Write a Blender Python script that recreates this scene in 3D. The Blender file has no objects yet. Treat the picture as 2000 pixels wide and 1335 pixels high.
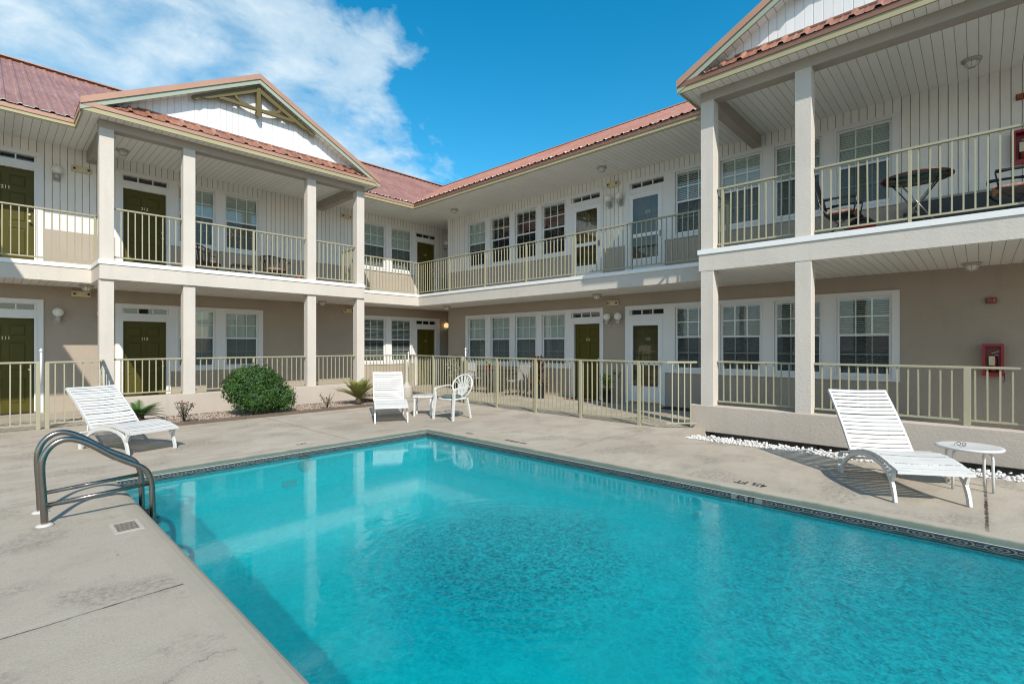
import bpy, math, random
from mathutils import Vector, Matrix, noise as mnoise
random.seed(7)
D = bpy.data
C = bpy.context.scene.collection
PI = math.pi

# ------------------------------------------------------------------ helpers
class MB:
    def __init__(s): s.v = []; s.f = []; s.sm = []
    def add(s, vs, fs, smooth=False):
        n = len(s.v); s.v += [tuple(p) for p in vs]
        for f in fs: s.f.append(tuple(i + n for i in f)); s.sm.append(smooth)
    def quad(s, a, b, c, d): s.add([a, b, c, d], [(0, 1, 2, 3)])
    def box(s, x0, x1, y0, y1, z0, z1):
        vs = [(x, y, z) for z in (z0, z1) for y in (y0, y1) for x in (x0, x1)]
        s.add(vs, [(0, 2, 3, 1), (4, 5, 7, 6), (0, 1, 5, 4), (2, 6, 7, 3), (0, 4, 6, 2), (1, 3, 7, 5)])
    def bar(s, a, b, w, h, up=(0, 0, 1)):
        a = Vector(a); b = Vector(b); d = (b - a).normalized(); up = Vector(up)
        if abs(d.dot(up)) > .98: up = Vector((1, 0, 0))
        r = d.cross(up).normalized() * (w / 2); u = r.cross(d).normalized() * (h / 2)
        vs = [p + i * r + j * u for p in (a, b) for i, j in ((-1, -1), (1, -1), (1, 1), (-1, 1))]
        s.add(vs, [(0, 3, 2, 1), (4, 5, 6, 7), (0, 1, 5, 4), (1, 2, 6, 5), (2, 3, 7, 6), (3, 0, 4, 7)])
    def strip(s, pts, w, h, side):
        """rectangular section swept along pts in a plane; side = unit vector across"""
        side = Vector(side).normalized(); rings = []
        P = [Vector(p) for p in pts]
        for i, p in enumerate(P):
            d = (P[min(i + 1, len(P) - 1)] - P[max(i - 1, 0)]).normalized()
            n = d.cross(side).normalized()
            ww = w[i] if isinstance(w, (list, tuple)) else w
            rings.append([p + a * side * ww / 2 + b * n * h / 2 for a, b in ((-1, -1), (1, -1), (1, 1), (-1, 1))])
        vs = [v for r in rings for v in r]; fs = []
        for i in range(len(rings) - 1):
            for k in range(4): fs.append((i * 4 + k, i * 4 + (k + 1) % 4, i * 4 + 4 + (k + 1) % 4, i * 4 + 4 + k))
        fs.append((3, 2, 1, 0)); m = len(vs) - 4; fs.append((m, m + 1, m + 2, m + 3))
        s.add(vs, fs)
    def tube(s, pts, r, n=10, cap=True):
        P = [Vector(p) for p in pts]; prev = None; vs = []; fs = []
        for i, p in enumerate(P):
            d = (P[min(i + 1, len(P) - 1)] - P[max(i - 1, 0)]).normalized()
            if prev is None:
                a = Vector((0, 0, 1)) if abs(d.z) < .9 else Vector((1, 0, 0)); prev = d.cross(a).normalized()
            prev = (prev - d * prev.dot(d)).normalized(); q = d.cross(prev)
            rr = r[i] if isinstance(r, (list, tuple)) else r
            for k in range(n):
                t = 2 * PI * k / n; vs.append(p + (prev * math.cos(t) + q * math.sin(t)) * rr)
        for i in range(len(P) - 1):
            for k in range(n): fs.append((i * n + k, i * n + (k + 1) % n, (i + 1) * n + (k + 1) % n, (i + 1) * n + k))
        if cap: fs.append(tuple(range(n))[::-1]); fs.append(tuple((len(P) - 1) * n + k for k in range(n)))
        s.add(vs, fs, True)
    def lathe(s, prof, n=20, c=(0, 0, 0), smooth=True):
        vs = []; fs = []
        for r, z in prof:
            for k in range(n): t = 2 * PI * k / n; vs.append((c[0] + r * math.cos(t), c[1] + r * math.sin(t), c[2] + z))
        for i in range(len(prof) - 1):
            for k in range(n): fs.append((i * n + k, i * n + (k + 1) % n, (i + 1) * n + (k + 1) % n, (i + 1) * n + k))
        fs.append(tuple(range(n))[::-1]); fs.append(tuple((len(prof) - 1) * n + k for k in range(n)))
        s.add(vs, fs, smooth)
    def prism(s, poly, d0, d1, ax='y'):
        """poly of (u,z) extruded along y (or x, or z)"""
        n = len(poly)
        f = {'y': lambda u, w, d: (u, d, w), 'x': lambda u, w, d: (d, u, w), 'z': lambda u, w, d: (u, w, d)}[ax]
        vs = [f(u, w, d0) for u, w in poly] + [f(u, w, d1) for u, w in poly]
        fs = [tuple(range(n)), tuple(range(2 * n - 1, n - 1, -1))] + [(i, i + n, (i + 1) % n + n, (i + 1) % n) for i in range(n)]
        s.add(vs, fs)
    def build(s, name, mat=None, parent=None, mtx=None, bevel=0, fixn=False):
        me = D.meshes.new(name); me.from_pydata(s.v, [], s.f)
        me.polygons.foreach_set('use_smooth', s.sm)
        if mat: me.materials.append(mat)
        me.update()
        import bmesh
        bm = bmesh.new(); bm.from_mesh(me)
        if len(bm.faces) < 30000: bmesh.ops.recalc_face_normals(bm, faces=bm.faces[:])
        glassy = mat is not None and mat.name in ('PoolWater', 'WindowGlass', 'StormGlass')
        if glassy:
            want = Vector((0, 0, 1)) if mat.name == 'PoolWater' else Vector((0, -1, 0))
            for f in bm.faces:
                f.normal_update()
                if f.normal.dot(want) < 0: f.normal_flip()
        bm.to_mesh(me); bm.free()
        o = D.objects.new(name, me); C.objects.link(o)
        if parent: o.parent = parent
        if mtx is not None: o.matrix_local = mtx
        if bevel:
            b = o.modifiers.new('Bevel', 'BEVEL'); b.width = bevel; b.segments = 2; b.limit_method = 'ANGLE'
        return o

def empty(name, loc=(0, 0, 0), rz=0, parent=None):
    o = D.objects.new(name, None); C.objects.link(o); o.location = loc; o.rotation_euler = (0, 0, rz)
    o.empty_display_size = .2
    if parent: o.parent = parent
    return o
def tag(o, label, cat, group=None, kind=None):
    if label: o['label'] = label
    if cat: o['category'] = cat
    if group: o['group'] = group
    if kind: o['kind'] = kind
    return o
def kids(o): return [c for c in D.objects if c.parent == o]
def dup(o, parent=None):
    c = o.copy(); C.objects.link(c); c.parent = parent
    for ch in kids(o): dup(ch, c)
    return c
def cells(x0, x1, y0, y1, holes):
    xs = sorted({x0, x1, *[v for h in holes for v in h[:2] if x0 < v < x1]})
    ys = sorted({y0, y1, *[v for h in holes for v in h[2:] if y0 < v < y1]})
    out = []
    for i in range(len(xs) - 1):
        for j in range(len(ys) - 1):
            cx, cy = (xs[i] + xs[i + 1]) / 2, (ys[j] + ys[j + 1]) / 2
            if any(h[0] < cx < h[1] and h[2] < cy < h[3] for h in holes): continue
            out.append((xs[i], xs[i + 1], ys[j], ys[j + 1]))
    return out
def plate(mb, u0, u1, z0, z1, holes, d0, d1):
    """sheet facing -y at depth d0 with openings; sides run back to d1"""
    cs = cells(u0, u1, z0, z1, holes); S = set()
    for a, b, c, d in cs: mb.quad((a, d0, c), (b, d0, c), (b, d0, d), (a, d0, d))
    ed = {}
    for a, b, c, d in cs:
        for e in (((a, c), (b, c)), ((b, c), (b, d)), ((b, d), (a, d)), ((a, d), (a, c))):
            k = tuple(sorted(e)); ed[k] = ed.get(k, 0) + 1
    for (p, q), n in ed.items():
        if n == 1: mb.quad((p[0], d0, p[1]), (q[0], d0, q[1]), (q[0], d1, q[1]), (p[0], d1, p[1]))

# ------------------------------------------------------------------ materials
def srgb(r, g, b):
    f = lambda c: (c / 255 / 12.92) if c <= 10 else ((c / 255 + .055) / 1.055) ** 2.4
    return (f(r), f(g), f(b), 1)
class NT:
    def __init__(s, m):
        m.use_nodes = True; s.t = m.node_tree; s.t.nodes.clear(); s.n = s.t.nodes; s.l = s.t.links
    def node(s, typ, **k):
        n = s.n.new(typ)
        for a, b in k.items():
            if a.startswith('i_'):
                key = a[2:]; key = int(key) if key.isdigit() else key.replace('_', ' ')
                s.set(n.inputs[key], b)
            else: setattr(n, a, b)
        return n
    def set(s, inp, v):
        if hasattr(v, 'is_output') or isinstance(v, bpy.types.NodeSocket): s.l.new(v, inp)
        else: inp.default_value = v
    def math(s, op, a, b=0, c=None, clamp=False):
        n = s.n.new('ShaderNodeMath'); n.operation = op; n.use_clamp = clamp
        s.set(n.inputs[0], a); s.set(n.inputs[1], b)
        if c is not None: s.set(n.inputs[2], c)
        return n.outputs[0]
    def mix(s, f, a, b, typ='MIX'):
        n = s.n.new('ShaderNodeMix'); n.data_type = 'RGBA'; n.blend_type = typ
        s.set(n.inputs[0], f); s.set(n.inputs[6], a); s.set(n.inputs[7], b); return n.outputs[2]
    def ramp(s, f, stops):
        n = s.n.new('ShaderNodeValToRGB'); s.set(n.inputs[0], f); e = n.color_ramp.elements
        while len(e) < len(stops): e.new(.5)
        for i, (p, c) in enumerate(stops):
            e[i].position = p; e[i].color = c if isinstance(c, tuple) else (c, c, c, 1)
        return n.outputs[0]
    def noise(s, co, scale, detail=4, rough=.55, dist=0):
        n = s.n.new('ShaderNodeTexNoise'); s.set(n.inputs['Vector'], co)
        n.inputs['Scale'].default_value = scale; n.inputs['Detail'].default_value = detail
        n.inputs['Roughness'].default_value = rough; n.inputs['Distortion'].default_value = dist
        return n.outputs['Fac']
    def obj(s): return s.n.new('ShaderNodeTexCoord').outputs['Object']
    def xyz(s, v):
        n = s.n.new('ShaderNodeSeparateXYZ'); s.l.new(v, n.inputs[0]); return n.outputs
    def scale(s, v, sc):
        n = s.n.new('ShaderNodeMapping'); s.l.new(v, n.inputs[0]); n.inputs['Scale'].default_value = sc; return n.outputs[0]
    def bump(s, h, st=.3, dist=.01, nrm=None):
        n = s.n.new('ShaderNodeBump'); s.set(n.inputs['Height'], h); n.inputs['Strength'].default_value = st
        n.inputs['Distance'].default_value = dist
        if nrm is not None: s.l.new(nrm, n.inputs['Normal'])
        return n.outputs[0]
    def schlick(s, f0, nrm, k=5.):
        lw = s.n.new('ShaderNodeLayerWeight'); lw.inputs[0].default_value = .5
        if nrm is not None: s.l.new(nrm, lw.inputs['Normal'])
        return s.math('ADD', s.math('MULTIPLY', s.math('POWER', lw.outputs['Facing'], k), 1 - f0), f0, clamp=True)
    def out(s, sh): o = s.n.new('ShaderNodeOutputMaterial'); s.l.new(sh, o.inputs[0])
    def bsdf(s, col, rough=.6, metal=0, nrm=None, spec=.5, **k):
        p = s.n.new('ShaderNodeBsdfPrincipled'); s.set(p.inputs['Base Color'], col); s.set(p.inputs['Roughness'], rough)
        s.set(p.inputs['Metallic'], metal); s.set(p.inputs['Specular IOR Level'], spec)
        if nrm is not None: s.l.new(nrm, p.inputs['Normal'])
        for a, b in k.items(): s.set(p.inputs[a], b)
        s.out(p.outputs[0]); return p
def simple(name, col, rough=.6, metal=0, var=.12, sc=6, bump=0, bsc=120, spec=.5):
    m = D.materials.new(name); t = NT(m); o = t.obj()
    f = t.noise(o, sc, 5); c = t.mix(f, tuple(x * (1 - var) for x in col[:3]) + (1,), tuple(min(1, x * (1 + var)) for x in col[:3]) + (1,))
    nb = t.bump(t.noise(o, bsc, 3), bump, .004) if bump else None
    t.bsdf(c, rough, metal, nb, spec); return m

def stucco(name, col, stain=.12, sc=1.0):
    m = D.materials.new(name); t = NT(m); o = t.obj()
    big = t.noise(o, 1.1, 5, .6); fine = t.noise(o, 95, 3, .6)
    v = t.noise(t.scale(o, (3.0, 3.0, .35)), 2.0, 4, .6)
    c = t.mix(t.ramp(big, [(.3, 0.), (.75, 1.)]), tuple(x * (1 - stain) for x in col[:3]) + (1,), col)
    c = t.mix(t.math('MULTIPLY', t.ramp(v, [(.52, 0.), (.8, 1.)]), .35), c, tuple(x * .72 for x in col[:3]) + (1,))
    c = t.mix(t.math('MULTIPLY', fine, .18), c, tuple(x * .6 for x in col[:3]) + (1,))
    t.bsdf(c, .92, 0, t.bump(t.math('ADD', fine, t.noise(o, 28, 2)), .55, .006), .2); return m
M = {}
M['stucco'] = stucco('StuccoTaupe', (.42, .358, .29, 1))
M['stucco_up'] = stucco('StuccoUpper', (.45, .395, .33, 1))  # paler copy of the taupe; brighter ambient light upstairs put into the colour
M['stucco_light'] = stucco('StuccoLight', (.61, .565, .50, 1), .12)
M['beam'] = stucco('StuccoBeam', (.42, .375, .325, 1), .1)
M['stucco_low'] = stucco('StuccoLowWall', (.52, .455, .385, 1), .14)

def boards(name, col, pitch, dirt, axis=0, gw=.07, pale=None):
    """vinyl boards: grooves every `pitch` along one local axis, dirt caught in the grooves"""
    m = D.materials.new(name); t = NT(m); o = t.obj(); c = t.xyz(o)
    fr = t.math('FRACT', t.math('DIVIDE', c[axis], pitch))
    ds = t.math('ABSOLUTE', t.math('SUBTRACT', fr, .5))            # .5 at the seam
    seam = t.ramp(ds, [(.5 - gw, 0.), (.5 - gw * .35, 1.)])
    prof = t.math('SUBTRACT', 1, seam)
    cell = t.node('ShaderNodeTexWhiteNoise', noise_dimensions='1D'); t.set(cell.inputs['W'], t.math('FLOOR', t.math('DIVIDE', c[axis], pitch)))
    n = t.noise(o, 1.3, 5, .6); n2 = t.noise(t.scale(o, (8, 1.2, 1.2) if axis == 0 else (1.2, 8, 1.2)), 3, 4)
    base = t.mix(n, tuple(x * .9 for x in col[:3]) + (1,), col)
    base = t.mix(t.math('MULTIPLY', cell.outputs[0], .10), base, (.35, .33, .28, 1))
    base = t.mix(t.math('MULTIPLY', t.ramp(n2, [(.5, 0.), (.8, 1.)]), .25), base, tuple(x * .7 for x in col[:3]) + (1,))
    c2 = t.mix(t.math('MULTIPLY', seam, t.ramp(n2, [(.2, .55), (.7, 1.)])), base, dirt)
    t.bsdf(c2, .55, 0, t.bump(prof, .6, .008), .35); return m
M['siding'] = boards('VinylSiding', (.83, .815, .765, 1), .127, (.20, .17, .13, 1))
M['siding_gable'] = boards('GableSiding', (.80, .80, .80, 1), .127, (.50, .48, .46, 1), gw=.05)
M['soffit'] = boards('SoffitBoards', (.88, .865, .82, 1), .127, (.30, .26, .21, 1), gw=.045)
M['soffit_end'] = boards('SoffitBoardsTurned', (.88, .865, .82, 1), .127, (.30, .26, .21, 1), axis=1, gw=.05)
M['trim'] = simple('TrimPaint', (.70, .70, .69, 1), .45, var=.05, sc=3)
def worn(name, col, rust, th, sc, rough=.45, var=.06):
    m = D.materials.new(name); t = NT(m); o = t.obj(); f = t.noise(o, 4, 4)
    k = t.mix(f, tuple(x * (1 - var) for x in col[:3]) + (1,), col)
    k = t.mix(t.ramp(t.noise(o, sc, 5, .7), [(th, 0.), (th + .05, 1.)]), k, rust)
    k = t.mix(t.math('MULTIPLY', t.ramp(t.noise(o, 30, 4, .7), [(.5, 0.), (.7, 1.)]), .15), k, tuple(x * .6 for x in col[:3]) + (1,))
    t.bsdf(k, rough, 0, None, .4); return m
M['cap'] = worn('CapWhite', (.78, .78, .76, 1), (.36, .17, .07, 1), .70, 2.3)
M['vinyl'] = simple('VinylFrame', (.72, .73, .73, 1), .35, var=.03)
M['muntin'] = simple('MuntinBar', (.82, .84, .83, 1), .4, var=.03)
M['blind'] = simple('BlindSlat', (.62, .65, .61, 1), .5, var=.06, sc=2)
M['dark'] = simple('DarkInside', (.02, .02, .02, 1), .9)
M['fascia'] = simple('FasciaOlive', (.36, .32, .185, 1), .5, var=.08, sc=2)
M['rake'] = simple('RakeSage', (.30, .345, .265, 1), .45, var=.10, sc=1.2)
M['drip'] = simple('DripCopper', (.44, .25, .17, 1), .4, .2, var=.2, sc=2)
M['gutter'] = simple('GutterBrown', (.24, .12, .08, 1), .45, .2, var=.25, sc=2)
M['truss'] = simple('TrussOlive', (.115, .088, .022, 1), .5, var=.12, sc=3)
M['rail'] = worn('RailPaint', (.365, .345, .235, 1), (.30, .13, .05, 1), .72, 2.9, .42, .18)
M['white_paint'] = simple('WhitePowderCoat', (.58, .58, .56, 1), .35, var=.03)
M['strap'] = simple('VinylStrap', (.57, .57, .55, 1), .45, var=.10, sc=7)
M['plastic'] = simple('WhiteResin', (.57, .57, .55, 1), .35, var=.05)
M['steel'] = simple('BrushedSteel', (.27, .25, .225, 1), .24, 1, var=.12, sc=12, bump=.08, bsc=60)
M['black'] = simple('BlackPlastic', (.015, .015, .016, 1), .35)
M['darkmetal'] = simple('DarkMetal', (.04, .04, .045, 1), .35, .6)
M['brown'] = simple('BrownWicker', (.045, .028, .020, 1), .6, var=.3, sc=40, bump=.4, bsc=200)
M['beigebox'] = simple('BeigeFixture', (.60, .52, .34, 1), .5, var=.06)
M['red'] = simple('RedEnamel', (.30, .008, .012, 1), .3, var=.1)
M['darkred'] = simple('DarkRed', (.16, .018, .01, 1), .4)
M['terra'] = simple('Terracotta', (.45, .16, .07, 1), .8)
M['wood'] = simple('ThresholdWood', (.34, .22, .10, 1), .7, var=.25, sc=12)
M['timber'] = simple('EdgeTimber', (.12, .085, .06, 1), .85, var=.3, sc=9, bump=.6, bsc=40)
M['soil'] = simple('Soil', (.03, .02, .014, 1), .95, var=.4, sc=20, bump=.6, bsc=60)
M['gravel'] = simple('PinkGravel', (.36, .29, .23, 1), .85, var=.45, sc=26)
M['gravelbase'] = simple('GravelBase', (.20, .15, .11, 1), .9, var=.4, sc=40)
M['pebble'] = simple('WhitePebble', (.62, .60, .57, 1), .6, var=.35, sc=14)
M['urn_white'] = simple('FlangeCover', (.50, .48, .44, 1), .6, var=.2, sc=20)
M['markbg'] = simple('MarkTile', (.16, .19, .185, 1), .3)
M['urn'] = simple('UrnPlastic', (.40, .37, .32, 1), .6, var=.1, bump=.3, bsc=60)
M['mat'] = simple('DoorMat', (.025, .022, .02, 1), .95, var=.4, sc=60)
M['matred'] = simple('DoorMatRed', (.20, .08, .05, 1), .95, var=.4, sc=40)
M['digits'] = simple('BrassDigits', (.75, .68, .45, 1), .35, .3)
M['tread'] = simple('LadderTread', (.02, .02, .02, 1), .6)
M['grey'] = simple('GreyFabric', (.30, .31, .32, 1), .7)
M['text'] = simple('DepthPaint', (.02, .02, .022, 1), .8, var=.5, sc=60)
M['globe_base'] = simple('LampBase', (.42, .41, .38, 1), .5)

def door_mat():
    m = D.materials.new('DoorOlive'); t = NT(m); o = t.obj()
    c = t.mix(t.noise(o, 4, 5), (.058, .050, .005, 1), (.088, .076, .010, 1))
    t.bsdf(c, .5, 0, t.bump(t.noise(t.scale(o, (30, 30, 2)), 6, 3), .12, .002), .25); return m
M['door'] = door_mat()
def globe(name, col, emit=0):
    m = D.materials.new(name); t = NT(m)
    p = t.bsdf(col, .25, 0, None, .5)
    if emit: p.inputs['Emission Color'].default_value = (1, .62, .28, 1); p.inputs['Emission Strength'].default_value = emit
    return m
M['globe'] = globe('GlobeOpal', (.74, .72, .66, 1)); M['globe_lit'] = globe('GlobeLit', (.85, .7, .45, 1), .75)
def glassmat(name, tint=(.93, .97, .96, 1), ior=1.7, rough=.0, bump=.06):
    m = D.materials.new(name); t = NT(m); o = t.obj()
    nb = t.bump(t.noise(o, 1.6, 2), bump, .02)
    fr = t.schlick(((ior - 1) / (ior + 1)) ** 2, nb)
    tr = t.node('ShaderNodeBsdfTransparent', i_Color=tint); gl = t.node('ShaderNodeBsdfGlossy', i_Roughness=rough)
    t.l.new(nb, gl.inputs['Normal'])
    mx = t.node('ShaderNodeMixShader'); t.l.new(fr, mx.inputs[0]); t.l.new(tr.outputs[0], mx.inputs[1]); t.l.new(gl.outputs[0], mx.inputs[2])
    t.out(mx.outputs[0]); return m
M['glass'] = glassmat('WindowGlass', (.90, .97, .95, 1), 1.9)
M['glass_dark'] = glassmat('StormGlass', (.80, .86, .84, 1), 2.0)
M['tableglass'] = glassmat('TableGlass', (.35, .45, .42, 1), 1.6)
def screenmat():
    m = D.materials.new('InsectScreen'); t = NT(m)
    tr = t.node('ShaderNodeBsdfTransparent', i_Color=(1, 1, 1, 1)); df = t.node('ShaderNodeBsdfDiffuse', i_Color=(.035, .037, .04, 1))
    mx = t.node('ShaderNodeMixShader'); mx.inputs[0].default_value = .46
    t.l.new(tr.outputs[0], mx.inputs[1]); t.l.new(df.outputs[0], mx.inputs[2]); t.out(mx.outputs[0]); return m
M['screen'] = screenmat()

def roofmat(name, col, col2, eave=None, axis=1):
    m = D.materials.new(name); t = NT(m); o = t.obj(); c = t.xyz(o)
    a = t.noise(o, .7, 5, .6); b = t.noise(t.scale(o, (6, 1, 1) if axis == 1 else (1, 6, 1)), 2.2, 5, .6); d = t.noise(o, 9, 4)
    k = t.mix(t.ramp(a, [(.3, 0.), (.7, 1.)]), col, col2)
    k = t.mix(t.math('MULTIPLY', t.ramp(b, [(.5, 0.), (.8, 1.)]), .45), k, (.62, .42, .36, 1))
    k = t.mix(t.math('MULTIPLY', t.ramp(d, [(.56, 0.), (.75, 1.)]), .25), k, (.20, .09, .06, 1))
    if eave is not None:   # paint peeled off the lip of the sheets
        lim = t.math('ADD', eave, t.math('MULTIPLY', t.math('SUBTRACT', t.noise(o, 2.6, 4, .7), .46), .42))
        pe = t.math('LESS_THAN', c[axis], lim)
        k = t.mix(pe, k, (.62, .56, .48, 1))
    t.bsdf(k, .42, .15, None, .4); return m
RC, RC2 = (.31, .125, .075, 1), (.43, .205, .135, 1)
M['roofL'] = roofmat('MetalRoof', (.27, .12, .09, 1), (.37, .19, .15, 1), 13.48, 1)
M['roofR'] = roofmat('MetalRoofTurned', RC, RC2, 9.61, 0)
M['roof'] = roofmat('MetalRoofGable', RC, RC2)
M['rust'] = roofmat('PentRoofRust', (.21, .075, .045, 1), (.33, .145, .09, 1))

def concrete():
    m = D.materials.new('DeckConcrete'); t = NT(m); o = t.obj(); c = t.xyz(o)
    big = t.noise(o, .45, 6, .6, .4); mid = t.noise(t.scale(o, (1, 2.2, 1)), 1.4, 6, .65, .6); fine = t.noise(o, 60, 4, .7); sp = t.noise(o, 9, 3, .7)
    k = t.mix(t.ramp(big, [(.32, 0.), (.68, 1.)]), (.345, .298, .236, 1), (.445, .395, .322, 1))
    # older greyer pour left of the pool
    grey = t.ramp(t.math('ADD', c[0], t.math('MULTIPLY', mid, .8)), [(0., 1.), (1., 0.)])
    gm = t.node('ShaderNodeMapRange'); t.set(gm.inputs[0], t.math('ADD', c[1], t.math('MULTIPLY', mid, 2.0)))
    gm.inputs[1].default_value = 8.2; gm.inputs[2].default_value = 5.2; gm.inputs[3].default_value = 0; gm.inputs[4].default_value = 1
    gx = t.math('LESS_THAN', c[0], 3.0)
    k = t.mix(t.math('MULTIPLY', t.math('MULTIPLY', gm.outputs[0], gx), .85), k, t.mix(mid, (.305, .272, .212, 1), (.395, .358, .288, 1)))
    k = t.mix(t.math('MULTIPLY', t.ramp(mid, [(.46, 0.), (.68, 1.)]), .62), k, (.275, .235, .185, 1))
    k = t.mix(t.math('MULTIPLY', t.ramp(sp, [(.62, 0.), (.7, 1.)]), .35), k, (.22, .19, .155, 1))
    k = t.mix(t.math('MULTIPLY', t.ramp(fine, [(.40, 0.), (.66, 1.)]), .30), k, (.22, .195, .16, 1))
    k = t.mix(t.math('MULTIPLY', t.ramp(t.noise(o, 33, 5, .8), [(.58, 0.), (.66, 1.)]), .35), k, (.18, .155, .125, 1))
    k = t.mix(t.math('MULTIPLY', t.ramp(t.noise(o, 150, 2, .5), [(.5, 0.), (.7, 1.)]), .25), k, (.60, .56, .50, 1))
    bl = t.math('MULTIPLY', t.ramp(t.noise(o, 1.5, 3, .5), [(.53, 0.), (.62, 1.)]), t.ramp(t.noise(o, 24, 4, .8), [(.42, 0.), (.62, 1.)]))
    k = t.mix(t.math('MULTIPLY', bl, .75), k, (.185, .165, .135, 1))
    vor = t.node('ShaderNodeTexVoronoi', i_Scale=2.1); t.l.new(o, vor.inputs['Vector'])
    k = t.mix(t.math('LESS_THAN', vor.outputs['Distance'], .018), k, (.05, .04, .03, 1))
    jn1 = t.math('SUBTRACT', t.noise(o, 2.2, 6, .65), .5); jn2 = t.noise(o, 16, 4, .7); jn3 = t.noise(o, 3.5, 4, .6)
    def joint(k, axis, pos, w, other=None, lo=None, hi=None, wob=.02, a=.95, pale=.10):
        d = t.math('ABSOLUTE', t.math('SUBTRACT', t.math('ADD', c[axis], t.math('MULTIPLY', jn1, wob)), pos))
        inr = t.math('MULTIPLY', t.math('GREATER_THAN', c[other], lo), t.math('LESS_THAN', c[other], hi))
        band = t.math('MULTIPLY', t.ramp(t.math('ABSOLUTE', t.math('SUBTRACT', c[axis], pos + .02)), [(.02, pale), (.045, 0.)]), inr)
        k = t.mix(band, k, (.56, .52, .45, 1))
        f = t.math('LESS_THAN', d, t.math('MULTIPLY', t.math('SUBTRACT', jn2, .22), w * 4.2))
        f = t.math('MULTIPLY', t.math('MULTIPLY', f, inr), t.ramp(jn3, [(.30, .25), (.6, 1.)]))
        soft = t.math('MULTIPLY', t.math('MULTIPLY', t.ramp(d, [(0., .45), (.05, 0.)]), jn2), inr)
        k = t.mix(soft, k, (.2, .17, .14, 1))
        return t.mix(t.math('MULTIPLY', f, a), k, (.045, .036, .027, 1))
    k = joint(k, 1, 3.59, .006, 0, -3, .97, .05)
    k = joint(k, 1, 2.62, .003, 0, -3, .97, .5, .5, 0.)
    k = joint(k, 1, .6, .006, 0, -3, .97, .05)
    k = joint(k, 1, 6.42, .005, 0, -3, .97, .06, .5)
    k = joint(k, 1, -.05, .010, 0, 5.3, 7.66, .004, 1., 0.)
    k = joint(k, 0, 3.9, .005, 1, 7.1, 10.7, .1, .8, 0.)
    k = joint(k, 1, 4.3, .004, 0, 5.3, 8.6, .5, .5, 0.)
    k = joint(k, 1, 10.4, .004, 0, -2, 1.8, .2, .6, 0.)
    k = joint(k, 1, 7.9, .004, 0, 6.2, 8.3, .3, .5, 0.)
    t.bsdf(k, .85, 0, t.bump(t.math('ADD', fine, t.math('MULTIPLY', mid, 2)), .25, .006), .3); return m
M['deck'] = concrete()
def coping():
    m = D.materials.new('CopingConcrete'); t = NT(m); o = t.obj(); c = t.xyz(o)
    n = t.noise(o, 4, 6, .65); f = t.noise(o, 50, 3)
    wet = t.ramp(t.math('ADD', t.math('MULTIPLY', c[2], 14), t.math('MULTIPLY', t.math('SUBTRACT', n, .5), .35)), [(0., 1.), (.999, 0.)])
    mr = t.node('ShaderNodeMapRange'); t.set(mr.inputs[0], t.math('ADD', c[2], t.math('MULTIPLY', t.math('SUBTRACT', n, .5), .012)))
    mr.inputs[1].default_value = -.004; mr.inputs[2].default_value = -.014; mr.inputs[3].default_value = 0; mr.inputs[4].default_value = 1
    k = t.mix(n, (.34, .30, .235, 1), (.42, .38, .305, 1)); k = t.mix(t.math('LESS_THAN', c[0], 1.02), k, t.mix(n, (.305, .272, .212, 1), (.395, .358, .288, 1))); k = t.mix(t.math('MULTIPLY', f, .3), k, (.22, .19, .16, 1))
    k = t.mix(t.math('MULTIPLY', mr.outputs[0], t.math('GREATER_THAN', c[0], 1.02)), k, t.mix(n, (.065, .095, .08, 1), (.125, .16, .13, 1)))
    t.bsdf(k, .8, 0, t.bump(f, .4, .004), .3); return m
M['coping'] = coping()
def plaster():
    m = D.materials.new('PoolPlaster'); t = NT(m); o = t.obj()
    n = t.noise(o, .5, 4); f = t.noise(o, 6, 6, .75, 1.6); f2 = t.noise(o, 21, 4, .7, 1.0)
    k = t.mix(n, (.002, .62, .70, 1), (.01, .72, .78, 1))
    k = t.mix(t.math('MULTIPLY', t.ramp(f, [(.40, 1.), (.55, 0.)]), .25), k, (.0, .40, .48, 1))  # mottling stands in for caustic light, painted into the plaster colour
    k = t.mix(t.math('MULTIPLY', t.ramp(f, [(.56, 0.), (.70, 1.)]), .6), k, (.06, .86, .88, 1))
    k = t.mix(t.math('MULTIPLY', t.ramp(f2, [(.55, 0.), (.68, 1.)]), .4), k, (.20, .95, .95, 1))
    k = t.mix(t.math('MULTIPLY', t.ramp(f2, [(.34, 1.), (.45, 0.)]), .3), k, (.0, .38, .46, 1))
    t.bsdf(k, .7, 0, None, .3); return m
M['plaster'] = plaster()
def tilemat():
    m = D.materials.new('WaterlineTile'); t = NT(m); o = t.obj(); c = t.xyz(o)
    # chain of nested ovals and small links, repeated along the wall
    P = .235
    u = t.math('SUBTRACT', t.math('FRACT', t.math('DIVIDE', c[0], P)), .5)
    v = t.math('DIVIDE', t.math('ADD', c[2], .078), .028)
    r = t.math('SQRT', t.math('ADD', t.math('POWER', t.math('MULTIPLY', u, 2.35), 2), t.math('POWER', t.math('MULTIPLY', v, 1.0), 2)))
    ring = t.math('LESS_THAN', t.math('FRACT', t.math('MULTIPLY', r, 2.6)), .45)
    ins = t.math('LESS_THAN', r, 1.0)
    lk = t.math('LESS_THAN', t.math('FRACT', t.math('MULTIPLY', v, 1.6)), .4)
    f = t.math('ADD', t.math('MULTIPLY', ins, ring), t.math('MULTIPLY', t.math('SUBTRACT', 1, ins), lk), clamp=True)
    k = t.mix(f, (.018, .022, .024, 1), (.13, .155, .155, 1))
    t.bsdf(k, .25, 0, None, .5); return m
M['tile'] = tilemat()
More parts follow.
